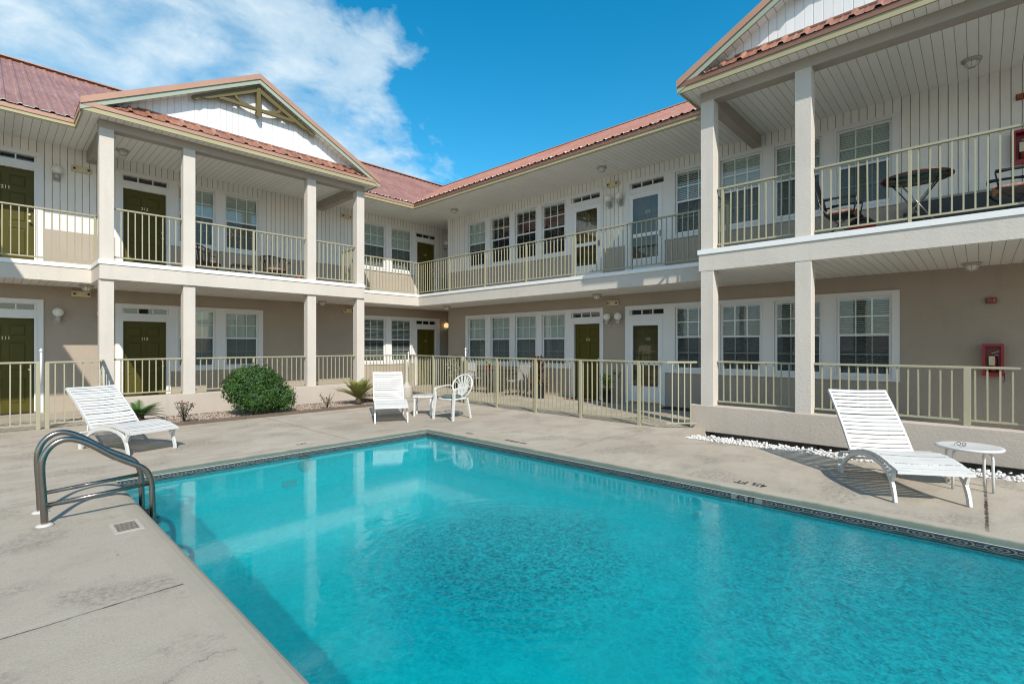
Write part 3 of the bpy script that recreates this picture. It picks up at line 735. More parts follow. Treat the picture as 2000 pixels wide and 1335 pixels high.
# upper soffits
soffit([(-7, 1.25, 13.48, YL), (1.25, 7.59, 12.33, YL), (7.59, 9.63, 13.48, YL)], Z2, 'soffit', M['soffit'], LWM)
soffit([(-15.05, 9, 9.61, XR), (-3.86, 2.47, 8.43, 9.61), (-15.05, -13.82, XR, 14.6)], Z2, 'soffit', M['soffit'], RW)

# eaves: olive fascia with a metal drip strip above it
E0 = [(-7, 13.50), (1.245, 13.50), (1.245, 12.32), (7.595, 12.32), (7.595, 13.50), (9.63, 13.50), (9.63, 3.87), (8.42, 3.87), (8.42, -2.48), (9.63, -2.48), (9.63, -9)]
b = sweep_out(E0, 0, 5.928, 6.025); inner = sweep_out(E0, -.03, 5.928, 6.025); b.add(inner.v, inner.f); part(b, 'fascia', M['fascia'])
part(sweep_out(E0[:6], .016, 6.022, 6.105), 'drip_edge', M['drip'])
part(sweep_out(E0[5:], .016, 6.022, 6.105), 'drip_edge', M['gutter'])

# ribbed metal roofs -------------------------------------------------
PT = .535; ZE = 6.115; RIDGE = 19.6; XRIDGE = 15.8
def ribbed(u0, u1, lo, hi, xyz, pitch=.2286, hrib=.026, wr=.042):
    b = MB(); us = []
    k = math.floor(u0 / pitch)
    while k * pitch < u1 + pitch:
        c = k * pitch
        for du, h in ((-wr, 0), (-wr * .5, 1), (wr * .5, 1), (wr, 0), (pitch * .5 - .02, 0), (pitch * .5, .22), (pitch * .5 + .02, 0)):
            us.append((c + du, h * hrib))
        k += 1
    us = [(u, h) for u, h in us if u0 <= u <= u1]; us = [(u0, 0)] + us + [(u1, 0)]
    prev = None
    for u, h in us:
        l, t = lo(u), hi(u)
        if t - l < .002: prev = None; continue
        cur = (xyz(u, l, h), xyz(u, t, h))
        if prev: b.quad(prev[0], cur[0], cur[1], prev[1])
        prev = cur
    # small turned-down lip so the sheet edge shows its thickness
    return b
gab = lambda x: 0 if x <= 1.245 or x >= 7.595 else min(x - 1.245, 7.595 - x)
b = ribbed(-7, XRIDGE, lambda x: 13.46 + (gab(x) if x < 9.6 else max(0, x - 9.59)), lambda x: RIDGE, lambda u, s, h: (u, s, ZE + PT * (s - 13.46) + h))
part(b, 'roof', M['roofL'])
gab2 = lambda y: 0 if y <= -2.48 or y >= 3.87 else min(y + 2.48, 3.87 - y)
b = ribbed(-9, RIDGE, lambda y: 9.59 + (gab2(y) if y < 13 else max(0, y - 13.46)), lambda y: XRIDGE, lambda u, s, h: (s, u, ZE + PT * (s - 9.59) + h))
part(b, 'roof', M['roofR'])
b = MB(); zr = ZE + PT * (RIDGE - 13.46)
b.quad((-7, RIDGE, zr), (XRIDGE, RIDGE, zr), (22.2, 26, 6), (-7, 26, 6)); b.quad((XRIDGE, -9, zr), (XRIDGE, RIDGE, zr), (22.2, 26, 6), (22.2, -9, 6))
part(b, 'roof', M['roof'])
b = MB(); b.bar((-7, RIDGE, zr + .03), (XRIDGE, RIDGE, zr + .03), .26, .03); b.bar((XRIDGE, -9, zr + .031), (XRIDGE, RIDGE, zr + .031), .26, .03); part(b, 'ridge_cap', M['drip'])
b = MB(); b.box(-7.05, -7, 13.3, 26, 0, 6.0); b.prism([(13.3, 6.0), (26, 6.0), (19.6, zr)], -7.04, -7.0, 'x'); part(b, 'wall', M['stucco'])

# gabled bays: local origin at the middle of the gable front, x along the eave, y into the building
def bay(T, cols, low_u, nm):
    HWd = 3.175
    def p(mb, name, mat, bevel=0, off=None): return part(mb, name, mat, T, bevel=bevel, off=off)
    zp = ZE + PT * HWd
    for s in (-1, 1):
        lo = lambda y: 0.0
        r = ribbed(-.03, 4.30, lambda y: 0 if y < 1.12 else y - 1.12, lambda y: HWd, lambda u, q, h, s=s: (s * (HWd + .02 - q), u, ZE + PT * q + h + .004))
        p(r, 'roof', M['roof'])
        # rake: metal edge strip, sage board, sloping soffit behind
        A = Vector((s * (HWd + .03), 0, 5.928)); B = Vector((0, 0, zp - .187))
        k = Vector((0, 0, 1))
        def board(z0, z1, y0, y1, mat, name, a=A, bb=B):
            m = MB(); q = [a + k * z0, bb + k * z0, bb + k * z1, a + k * z1]
            m.add([(v.x, y0, v.z) for v in q] + [(v.x, y1, v.z) for v in q], [(0, 1, 2, 3), (7, 6, 5, 4), (0, 4, 5, 1), (1, 5, 6, 2), (2, 6, 7, 3), (3, 7, 4, 0)]); p(m, name, mat)
        board(.0, .105, -.012, .02, M['rake'], 'rake_board')
        board(.102, .225, -.035, .03, M['drip'], 'rake_trim')
        m = MB(); m.add([(A.x, .02, A.z + .03), (0, .02, B.z + .03), (0, .26, B.z + .03), (A.x, .26, A.z + .03)], [(0, 1, 2, 3)]); p(m, 'rake_soffit', M['soffit'])
    # gable wall
    g = MB(); g.add([(-2.80, .24, 6.26), (2.80, .24, 6.26), (0, .24, 6.26 + PT * 2.80)], [(0, 1, 2)]); p(g, 'gable_wall', M['siding_gable'])
    # pent strip of roofing under the gable wall
    r = ribbed(-2.72, 2.72, lambda u: -.03, lambda u: .235 if abs(u) < 2.32 else max(.0, .235 - (abs(u) - 2.32) * .62), lambda u, q, h: (u, q - h * .5, ZE - .01 + .84 * (q + .03) + h * 1.3), .305, .026, .05)
    p(r, 'pent_roof', M['rust'])
    m = MB(); m.box(-2.3, 2.3, .215, .239, ZE + .205, ZE + .235); p(m, 'flashing', M['gutter'])
    m = MB(); m.box(-2.9, 2.9, -.016, .0, 6.10, 6.113); p(m, 'drip_edge', M['gutter'])
    # ornamental truss in the gable peak
    m = MB(); y0, y1 = .07, .14
    zz = lambda x, d=0: zp - .205 - PT * abs(x) - d
    for s in (-1, 1):
        m.prism([(0, zz(0)), (s * 1.36, zz(1.36)), (s * 1.36, zz(1.36, .05)), (s * 1.27, zz(1.27, .11)), (s * 1.18, zz(1.18, .07)), (s * 1.05, zz(1.05, .12)), (s * .55, zz(.55, .14)), (0, zz(0, .15))], y0, y1)
        for R_, (x0, z0, x1, z1) in (('a', (.04, zz(0, .56), .50, zz(.50, .12))),):
            pts = []
            for i in range(9):
                a = i / 8 * PI / 2; pts.append((s * (x0 + (x1 - x0) * math.sin(a)), (y0 + y1) / 2, z0 + (z1 - z0) * (1 - math.cos(a))))
            m.strip(pts, .055, .06, (0, 1, 0))
    m.box(-.84, .84, y0 + .004, y1 - .004, zz(0, .60), zz(0, .53))
    p(m, 'gable_truss', M['truss'])
    m = MB(); m.box(-.045, .045, y0 - .012, y1 + .012, zz(0, .64), zz(0, .02)); m.prism([(-.06, zz(0, .64)), (.06, zz(0, .64)), (.045, zz(0, .67)), (.05, zz(0, .71)), (0, zz(0, .76)), (-.05, zz(0, .71)), (-.045, zz(0, .67))], y0 - .016, y1 + .016)
    p(m, 'king_post', M['truss'])
    # beams and columns
    m = MB(); m.box(cols[0] - .12, cols[-1] + .12, .315, .545, 5.78, Z2 + .01); p(m, 'beam', M['beam'], .006)
    for c in (cols[0] + .03, cols[-1] - .03):
        m = MB(); m.box(c - .085, c + .085, .55, 2.72 if T is TL else 2.92, 5.70, Z2 + .01); p(m, 'beam', M['beam'])
    for i, c in enumerate(cols):
        hw = .115
        m = MB(); m.box(c - hw, c + hw, .318, .542, 3.166, 5.795); p(m, 'column', M['stucco_light'], .008)
        m = MB(); m.box(c - hw, c + hw, .318, .542, .41, Z1 + .006); p(m, 'column', M['stucco_light'], .008)
    m = MB(); m.box(low_u[0], low_u[1], .30, .56, -.05, .415); p(m, 'low_wall', M['stucco_low'], .012)
    for c in [low_u[0] + .25 + 1.65 * i for i in range(4)]:
        m = MB(); m.box(c - .09, c + .09, .34, .50, -.3, -.045); p(m, 'pier', M['timber'])
TL = Matrix.Translation((4.42, 12.32, 0))
TR = Matrix.Translation((8.42, .695, 0)) @ RW
bay(TL, [-2.77, -1.35, 1.40, 2.80], (-2.89, 2.88), 'left')
bay(TR, [-2.80, -1.30, 1.48, 2.82], (-3.11, 2.95), 'right')
TL_ = TL

# railings ----------------------------------------------------------
BAL = {}
def railing(name, pts, z0, z1, parent, spacing=.115, posts=(), gap=.09, post_ends=False, cat=None, inv_=None, post_bottom=None, PW=.042):
    """pts: polyline in world xy. Empty with rails, posts and one mesh per baluster"""
    e = empty(name)
    if parent is not None: e.parent = parent; e.matrix_local = BI @ Matrix.Translation((*pts[0], 0))
    else: e.location = (*pts[0], 0)
    o0 = Vector((*pts[0], 0)); zb = z0 + gap
    hb = z1 - .03 - zb; key = round(hb, 3)
    for i in range(len(pts) - 1):
        a = Vector((*pts[i], 0)) - o0; c = Vector((*pts[i + 1], 0)) - o0; d = (c - a); L = d.length; u = d.normalized(); ang = math.atan2(u.y, u.x)
        m = MB(); m.bar(a + Vector((0, 0, z1 - .016)), c + Vector((0, 0, z1 - .016)), .052, .032); m.build('top_rail', M['rail'], e, bevel=.004)
        m = MB(); m.bar(a + Vector((0, 0, zb)), c + Vector((0, 0, zb)), .03, .026); m.build('bottom_rail', M['rail'], e)
        n = max(2, round(L / spacing)); st = L / n
        ps = [t for j, t in posts if j == i]
        for k in range(1, n):
            t = k * st
            if any(abs(t - q) < .05 for q in ps): continue
            if key not in BAL:
                mb = MB(); mb.box(-.0095, .0095, -.0095, .0095, 0, hb); ob = mb.build('baluster', M['rail']); BAL[key] = ob.data; D.objects.remove(ob)
            ob = D.objects.new('baluster', BAL[key]); C.objects.link(ob); ob.parent = e
            ob.location = a + u * t + Vector((0, 0, zb)); ob.rotation_euler = (random.gauss(0, .0035), random.gauss(0, .0035), ang)
        for q in ps:
            m = MB(); m.box(-PW / 2, PW / 2, -PW / 2, PW / 2, (post_bottom if post_bottom is not None else z0) - .0, z1 - .02)
            ob = m.build('post', M['rail'], e, bevel=.003); ob.location = a + u * q; ob.rotation_euler = (0, 0, ang)
    return e
ZC = 3.168; ZT = 4.25
railing('railing', [(-5, 13.77), (1.63, 13.77)], ZC - .01, ZT, bld, .118, [(0, 2.0), (0, 3.6), (0, 5.02), (0, 6.60)])
railing('railing', [(1.63, 13.74), (1.63, 12.86)], ZC - .01, ZT, bld)
railing('railing', [(1.77, 12.75), (2.955, 12.75)], ZC, ZT, bld, .118)
railing('railing', [(3.19, 12.75), (5.70, 12.75)], ZC, ZT, bld, .118, [(0, 1.24)])
railing('railing', [(5.94, 12.75), (7.10, 12.75)], ZC, ZT, bld, .118)
railing('railing', [(7.22, 12.86), (7.22, 13.74)], ZC - .01, ZT, bld, .118, [(0, .84)])
railing('railing', [(7.25, 13.77), (10.03, 13.77), (10.03, 3.58)], ZC - .01, ZT, bld, .118, [(0, .95), (0, 2.76), (1, 1.62), (1, 3.24), (1, 4.86), (1, 6.48), (1, 8.05), (1, 9.6)])
railing('railing', [(10.0, 3.54), (8.98, 3.54)], ZC - .01, ZT, bld, .118, [(0, .12)])
railing('railing', [(8.91, 3.385), (8.91, 2.115)], ZC, ZT, bld, .118, [(0, .10)])
railing('railing', [(8.91, 1.885), (8.91, -.665)], ZC, ZT, bld, .118, [(0, 1.18)])
railing('railing', [(8.91, -.895), (8.91, -2.0)], ZC, ZT, bld, .118)
ZG = 1.20
railing('railing', [(1.77, 12.75), (2.955, 12.75)], .415, ZG, bld, .118, gap=.07)
railing('railing', [(3.19, 12.75), (5.70, 12.75)], .415, ZG, bld, .118, [(0, 1.24)], gap=.07)
railing('railing', [(5.94, 12.75), (7.10, 12.75)], .415, ZG, bld, .118, gap=.07)
railing('railing', [(8.91, 3.385), (8.91, 2.115)], .415, ZG, bld, .118, gap=.07)
railing('railing', [(8.91, 1.885), (8.91, -.665)], .415, ZG, bld, .118, [(0, 1.775)], gap=.07, PW=.075)
railing('railing', [(8.91, -.895), (8.91, -2.0)], .415, ZG, bld, .118, gap=.07)

# pool fences
FZ = 1.19
f1 = railing('pool_fence', [(-1.6, 12.0), (.655, 12.0)], 0, FZ, None, .125, [(0, 2.225)], gap=.09, PW=.06)
tag(f1, 'olive-beige metal fence on the far left, in front of door 111', 'fence')
f2 = railing('pool_fence', [(.72, 12.0), (1.47, 12.0), (1.58, 12.62)], 0, FZ, None, .118, [(0, .02)], gap=.09, PW=.06)
tag(f2, 'short olive-beige fence between the tall white gate latch and the left column', 'fence')
f3 = railing('pool_fence', [(7.36, 12.75), (8.80, 12.75)], 0, FZ, None, .112, [(0, 1.41)], gap=.09, PW=.055)
tag(f3, 'metal fence behind the dome-based ash urn, in front of windows beside door 113', 'fence')
f4 = railing('pool_fence', [(8.88, 12.70), (8.49, 10.97), (8.42, 9.66)], 0, FZ, None, .112, [(0, .02), (1, .0), (1, 1.28)], gap=.09, PW=.06)
tag(f4, 'metal gate and fence section behind the white fan-back chair, turning the corner', 'fence')
f5 = railing('pool_fence', [(8.38, 9.54), (8.30, 8.30), (8.30, 4.05), (8.69, 3.66)], 0, FZ, None, .112, [(0, .02), (1, 0), (1, 1.21), (1, 2.41), (1, 3.72)], gap=.09, PW=.06)
tag(f5, 'long olive-beige metal pool fence in front of doors 121 and 122', 'fence')
def latch(x, y, top, label):
    e = empty('gate_latch', (x, y, 0)); tag(e, label, 'gate latch', 'tall white gate latches on the pool fence')
    m = MB(); m.tube([(0, 0, .78), (0, 0, top - .05)], .017, 10); m.build('tube', M['white_paint'], e)
    m = MB(); m.lathe([(.012, top - .05), (.026, top - .045), (.028, top - .02), (.014, top - .012), (.019, top - .002), (.005, top + .012)], 12); m.build('knob', M['white_paint'], e)
latch(.66, 11.93, 1.41, 'tall white gate latch on the left fence near door 111')
latch(8.45, 9.60, 1.40, 'tall white gate latch on the fence behind the fan-back chair')
latch(8.83, 12.66, 1.27, 'short white gate latch at the far fence corner near door 113')
# added roof on columns, unseen; its eave shades the wall by door 111
b = MB(); b.box(-7, -1.18, 9.3, 13.3, 5.95, 6.10); part(b, 'porch_roof', M['roof'])
for x, y in ((-3.2, 9.6), (-6.2, 9.6)):
    b = MB(); b.box(x - .12, x + .12, y - .12, y + .12, 0, 5.95); part(b, 'column', M['stucco_light'])

# ------------------------------------------------------------------ light fittings and boxes
def wall_lamp(x, y, z, rz, label, lit=False):
    e = empty('wall_lamp', (x, y, z), rz); tag(e, label, 'wall lamp', 'globe wall lamps beside the doors')
    m = MB(); m.lathe([(.02, -.105)] + [(.1 * math.sin(a), -.1 * math.cos(a)) for a in [.45 + i * (PI - .5) / 11 for i in range(12)]], 22, (0, -.14, .02)); m.build('globe', M['globe_lit' if lit else 'globe'], e)
    m = MB(); m.lathe([(.035, -.20), (.05, -.19), (.052, -.13), (.035, -.12), (.048, -.07), (.05, -.065)], 16, (0, -.14, .02)); m.box(-.03, .03, -.14, -.0, -.17, -.12); m.box(-.055, .055, -.018, 0, -.22, -.06)
    m.build('bracket', M['globe_base'], e)
wl = 'white opal globe wall lamp '
wall_lamp(1.10, YL, 2.19, 0, wl + 'on the taupe wall just right of door 111')
wall_lamp(1.86, YL, 2.19, 0, wl + 'mostly hidden by the lower column left of door 112')
wall_lamp(12.15, YL, 2.21, 0, 'glowing warm globe wall lamp in the far corner beside door 113', True)
wall_lamp(1.08, YL, 5.36, 0, wl + 'on white siding just right of door 211')
wall_lamp(12.15, YL, 5.38, 0, 'unlit globe wall lamp in the upper far corner beside door 213')
for y, zz, k in ((7.13, 2.20, 'left of the pair between doors 121 and 122'), (6.80, 2.20, 'right of the pair between doors 121 and 122'),
                 (7.10, 5.31, 'left of the pair between doors 221 and 222'), (6.77, 5.31, 'right of the pair between doors 221 and 222')):
    wall_lamp(XR, y, zz, -PI / 2, wl + k)
def emergency(x, y, z, rz, label):
    e = empty('emergency_light', (x, y, z), rz); tag(e, label, 'emergency light', 'twin-head emergency lights on the walls')
    m = MB(); m.box(-.17, .17, -.07, 0, -.065, .065); m.build('housing', M['beigebox'], e, bevel=.01)
    for s in (-1, 1):
        m = MB(); m.tube([(s * .125, -.065, 0), (s * .125, -.10, -.004)], [.040, .034], 14); h = m.build('lamp_head', M['beigebox'], e)
        m = MB(); m.tube([(s * .125, -.101, -.004), (s * .125, -.104, -.004)], .024, 12); m.build('lens', M['black'], h)
el = 'beige twin-head emergency light '
emergency(1.50, YL, 2.65, 0, el + 'below the balcony slab between doors 111 and 112')
emergency(8.12, YL, 2.60, 0, el + 'on the taupe wall behind the fourth lower column')
emergency(1.50, YL, 5.50, 0, el + 'on white siding between doors 211 and 212')
emergency(8.05, YL, 5.66, 0, el + 'on white siding behind the fourth upper column')
emergency(XR, 7.0, 2.58, -PI / 2, el + 'above the globe lamps between doors 121 and 122')
emergency(XR, 7.0, 5.70, -PI / 2, el + 'above the globe lamps between doors 221 and 222')
def ceiling_lamp(x, y, z, label):
    e = empty('ceiling_lamp', (x, y, z)); tag(e, label, 'ceiling lamp', 'round caged ceiling lamps under the soffits')
    m = MB(); m.lathe([(.11, -.03), (.125, -.022), (.125, 0)], 20); m.build('base', M['globe_base'], e)
    m = MB(); m.lathe([(.015, -.125), (.06, -.11), (.082, -.07), (.09, -.028)], 18); m.build('shade', M['globe'], e)
    m = MB()
    for k in range(4):
        a = k * PI / 4; m.tube([(math.cos(a) * r, math.sin(a) * r, zz) for r, zz in ((.1, -.03), (.088, -.08), (.05, -.12), (0, -.134), (-.05, -.12), (-.088, -.08), (-.1, -.03))], .004, 5)
    m.build('cage', M['globe_base'], e)
cl = 'round caged ceiling lamp '
for x, y, z, k in ((2.15, 14.3, Z2, 'under the left gable soffit above door 212'), (10.6, 12.6, Z2, 'under the upper soffit near the inner corner'),
                   (10.62, 6.9, Z2, 'under the upper soffit above doors 221 and 222'), (10.6, .08, Z2, 'under the right gable soffit above the balcony furniture'),
                   (1.52, 14.28, Z1, 'under the balcony slab near the emergency light by door 111'), (6.9, 14.3, Z1, 'under the slab between the third and fourth lower columns'),
                   (10.7, 13.1, Z1, 'under the slab at the inner corner'), (10.85, 7.2, Z1, 'under the slab above doors 121 and 122'),
                   (10.8, .08, Z1, 'under the right bay slab above the fire extinguisher')):
    ceiling_lamp(x, y, z, cl + k)
def extinguisher(x, y, z, label):
    e = empty('extinguisher_cabinet', (x, y, z), -PI / 2); tag(e, label, 'fire extinguisher', 'red fire extinguisher cabinets on the right wing')
    m = MB(); plate(m, -.125, .125, -.26, .26, [(-.09, .09, -.21, .22)], -.15, 0); m.box(-.12, .12, -.02, -.001, -.25, .25); m.build('cabinet', M['red'], e, bevel=.012)
    m = MB(); m.lathe([(.04, -.2), (.055, -.19), (.055, .03), (.03, .07), (.018, .09)], 16, (0, -.085, 0)); m.build('extinguisher', M['darkred'], e)
    m = MB(); m.bar((-.02, -.085, .10), (.075, -.10, .14), .02, .012); m.bar((-.01, -.085, .09), (.07, -.10, .07), .02, .01); m.build('lever', M['steel'], e)
    m = MB(); m.box(-.05, .02, -.143, -.140, -.09, .06); m.build('tag', M['beigebox'], e)
    m = MB(); m.tube([(.13, -.12, -.2), (.135, -.12, -.33), (.115, -.12, -.36)], .006, 6); m.build('hammer', M['darkred'], e)
extinguisher(XR, -.17, 1.24, 'red fire extinguisher cabinet on the taupe ground-floor wall at right')
extinguisher(XR, -.52, 4.62, 'red fire extinguisher cabinet on white upper siding at the right edge')
def alarm(x, y, z, label):
    e = empty('alarm_horn', (x, y, z), -PI / 2); tag(e, label, 'fire alarm', 'small red fire alarm horns')
    m = MB(); m.box(-.065, .065, -.05, 0, -.045, .045); m.build('housing', M['darkred'], e, bevel=.006)
    m = MB()
    for i in range(5): m.box(-.05, .015, -.054, -.05, -.033 + i * .015, -.027 + i * .015)
    m.box(.025, .05, -.058, -.05, -.03, .03); m.build('grille', M['terra'], e)
alarm(XR, -.15, 2.21, 'small red fire alarm horn above the ground-floor extinguisher cabinet')
alarm(XR, -.50, 5.44, 'small red fire alarm horn high on the upper siding at the right edge')

# ------------------------------------------------------------------ pool furniture
def lounger(x, y, ang, beta, L, label):
    e = empty('sun_lounger', (x, y, 0), math.radians(ang)); tag(e, label, 'sun lounger', 'white strap sun loungers by the pool')
    v = .30; be = math.radians(beta); hx, hz = L, .295
    seat = [(0, .30), (.06, .315), (.18, .345), (.32, .372), (.46, .38), (.62, .37), (.78, .335), (hx, hz)]
    bk = [(hx, hz)] + [(hx + t * math.cos(be + .10 * (1 - t / .4)), hz + t * math.sin(be)) for t in (.2, .4, .6, .81)]
    def resample(p, st):
        out = []; acc = 0; nxt = st * .5
        for i in range(len(p) - 1):
            a = Vector(p[i]); b = Vector(p[i + 1]); l = (b - a).length
            while nxt <= acc + l: q = a + (b - a) * ((nxt - acc) / l); out.append((q, (b - a).normalized())); nxt += st
            acc += l
        return out
    for nm, path, st, wd in (('seat', seat, .0535, .042), ('backrest', bk, .0545, .042)):
        m = MB()
        for q, d in resample(path, st):
            a = q - d * wd / 2; c = q + d * wd / 2; n = Vector((-d.y, d.x)) * .017
            sg = .004 * random.uniform(-1, 1)
            vs = [((a if i == 0 else c).x + n.x * s, vv, (a if i == 0 else c).y + n.y * s - (.008 if abs(vv) < .1 else 0) + sg) for i in (0, 1) for vv in (-v - .012, -.02, v + .012) for s in (1, .75)]
            m.add(vs, [(0, 6, 8, 2), (2, 8, 10, 4), (1, 3, 9, 7), (3, 5, 11, 9), (0, 2, 3, 1), (2, 4, 5, 3), (6, 7, 9, 8), (8, 9, 11, 10), (0, 1, 7, 6), (4, 10, 11, 5)])
            for s in (-1, 1):   # the strap wraps round the side rail
                yy = s * (v + .014); m.add([(a.x + n.x, yy, a.y + n.y), (c.x + n.x, yy, c.y + n.y), (c.x - n.x, yy, c.y - n.y), (a.x - n.x, yy, a.y - n.y)], [(0, 1, 2, 3)])
        o = m.build(nm, M['strap'], e)
        m = MB()
        for s in (-v, v): m.strip([(p[0], s, p[1]) for p in path], .022, .028, (0, 1, 0))
        q = path[0] if nm == 'seat' else path[-1]; m.bar((q[0], -v - .011, q[1]), (q[0], v + .011, q[1]), .03, .028)
        q = path[len(path) // 2]; m.bar((q[0], -v, q[1] - .012), (q[0], v, q[1] - .012), .02, .015)
        m.build('frame', M['white_paint'], o)
    for s in (-v, v):
        m = MB(); arch = [(.052, 0), (.062, .06), (.085, .13), (.12, .20), (.18, .262), (.30, .31), (.46, .335), (.62, .335), (.80, .305), (.95, .25), (1.08, .17), (1.17, .08), (1.20, 0)]
        m.strip([(p[0], s, p[1]) for p in arch], .026, .042, (0, 1, 0)); m.bar((.10, s, .20), (.07, s, .30), .026, .034)
        m.build('leg', M['white_paint'], e)
        m = MB(); m.strip([(1.22, s, 0), (1.235, s, .10), (1.22, s, .20), (1.20, s, .235)], .045, .018, (0, 1, 0)); m.build('foot_stay', M['white_paint'], e)
    m = MB(); m.bar((1.21, -v, .235), (1.21, v, .235), .045, .018); m.bar((.62, -v, .325), (.62, v, .325), .03, .02); m.bar((1.0, -v, .215), (1.0, v, .215), .025, .02); m.build('cross_bar', M['white_paint'], e)
    t = .42; bx, bz = hx + t * math.cos(be), hz + t * math.sin(be)
    for s in (-.2, .2): m = MB(); m.tube([(bx, s, bz), (bx + .02, s, .24), (1.18, s, .225)] if bx > 1.2 else [(bx, s, bz), (1.2, s, .23)], .009, 6); m.build('back_support', M['white_paint'], e)
lounger(1.594, 8.258, 108.5, 42, .924, 'white strap sun lounger with raised back, on the left behind the pool handrails')
lounger(5.971, .288, 31.3, 50, .948, 'white strap sun lounger in the right foreground beside the round table')
lounger(5.242, 8.055, 60.2, 46, .905, 'white strap sun lounger at the far pool corner, facing the camera')

def fan_chair(x, y, rz, label):
    e = empty('plastic_chair', (x, y, 0), rz); tag(e, label, 'chair')
    m = MB(); poly = []
    for i in range(24):
        a = 2 * PI * i / 24; r = .25; cx, cy = math.cos(a), math.sin(a); k = (abs(cx) ** 4 + abs(cy) ** 4) ** -.25
        poly.append((r * cx * k, (r * .98) * cy * k))
    m.prism(poly, .395, .425, 'z'); m.build('seat', M['plastic'], e, bevel=.008)
    def bp(v, h): return (-.215 - .13 * (h / .47) - .05 * (1 - (v / .27) ** 2) * (1 if h > .05 else .4), v, .415 + h * .955)
    m = MB(); hoop = [bp(-.13, 0), bp(-.19, .08)]
    for i in range(17):
        a = math.radians(-115 + 230 * i / 16); hoop.append(bp(.262 * math.sin(a), .245 + .225 * math.cos(a)))
    hoop += [bp(.19, .08), bp(.13, 0)]
    m.tube(hoop, .0185, 8)
    for i in range(7):
        a = math.radians(-66 + 22 * i); v0 = -.075 + .025 * i
        pts = [bp(v0, .0), bp(v0 * 1.35, .10), bp(.14 * math.sin(a), .245 + .05 * math.cos(a)), bp(.262 * math.sin(a), .245 + .225 * math.cos(a))]
        # widening flat rib
        P = [Vector(p) for p in pts]; ww = (.018, .02, .030, .040)
        m.strip(P, ww, .008, (0, 1, .0))
    m.build('backrest', M['plastic'], e)
    for s in (-1, 1):
        m = MB(); m.strip([bp(s * .255, .21), (-.17, s * .275, .655), (-.05, s * .285, .645), (.10, s * .28, .635), (.2, s * .272, .62), (.235, s * .265, .585), (.24, s * .26, .52)], (.03, .045, .055, .055, .05, .05, .045), .018, (0, 1, 0)); m.build('armrest', M['plastic'], e)
        m = MB(); m.strip([(.24, s * .26, .54), (.235, s * .255, .42), (.262, s * .262, .2), (.275, s * .268, 0)], (.05, .05, .042, .034), .04, (0, 1, 0)); m.build('leg', M['plastic'], e)
        m = MB(); m.strip([(-.2, s * .2, .41), (-.235, s * .225, .2), (-.27, s * .245, 0)], (.05, .042, .032), .036, (0, 1, 0)); m.build('leg', M['plastic'], e)
    return e
fan_chair(6.45, 7.72, PI + .12, 'white resin armchair with a fan-shaped back by the far pool corner')
m = MB(); m.lathe([(.16, 0), (.20, .012), (.205, .028), (.18, .045), (.05, .05), (.0, .046)], 20)
o = m.build('seat_cushion', M['cushion']); o.location = (6.42, 7.72, .427); tag(o, 'round dark green patterned cushion on the white fan-back chair', 'cushion')

e = empty('side_table', (6.36, 8.56, 0), math.radians(-44)); tag(e, 'small square white slatted table between lounger and fan-back chair', 'table')
m = MB()
for i in range(7): m.box(-.19 + i * .0555, -.19 + i * .0555 + .047, -.20, .20, .405, .418)
m.box(-.2, -.185, -.2, .2, .39, .42); m.box(.19, .205, -.2, .2, .39, .42); m.box(-.2, .205, -.205, -.19, .39, .42); m.box(-.2, .205, .19, .205, .39, .42); m.build('tabletop', M['plastic'], e)
for sx in (-1, 1):
    for sy in (-1, 1): m = MB(); m.strip([(sx * .165, sy * .165, .40), (sx * .17, sy * .17, 0)], .036, .036, (0, 1, 0)); m.build('leg', M['plastic'], e)

e = empty('round_table', (7.0, .075, 0), math.radians(12)); tag(e, 'round white metal side table next to the right-hand lounger', 'table')
m = MB(); m.lathe([(.255, .405), (.27, .41), (.275, .425), (.27, .436), (.24, .432), (.0, .430)], 40); m.build('tabletop', M['white_paint'], e)
for k in range(4):
    a = PI / 4 + k * PI / 2; c, s = math.cos(a), math.sin(a)
    m = MB(); m.tube([(c * r, s * r, z) for r, z in ((.06, .402), (.15, .402), (.185, .395), (.205, .375), (.213, .34), (.215, .2), (.218, 0))], .0125, 10); m.build('leg', M['white_paint'], e)
e = empty('sunglasses', (6.93, .13, .437), math.radians(70)); e.scale = (.62, .62, .8); tag(e, 'small pair of black wire sunglasses lying on the round white table', 'sunglasses')
for s in (-1, 1):
    m = MB(); m.tube([(s * .035 + .026 * math.cos(a), 0, .024 + .022 * math.sin(a)) for a in [i * PI / 6 for i in range(13)]], .004, 6, False); m.build('lens_rim', M['black'], e)
    m = MB(); m.tube([(s * .062, 0, .03), (s * .066, .05, .034), (s * .05, .11, .012), (s * .048, .125, .003)], .0025, 6); m.build('temple', M['black'], e)
m = MB(); m.tube([(-.01, 0, .032), (0, -.002, .038), (.01, 0, .032)], .002, 6); m.build('bridge', M['black'], e)

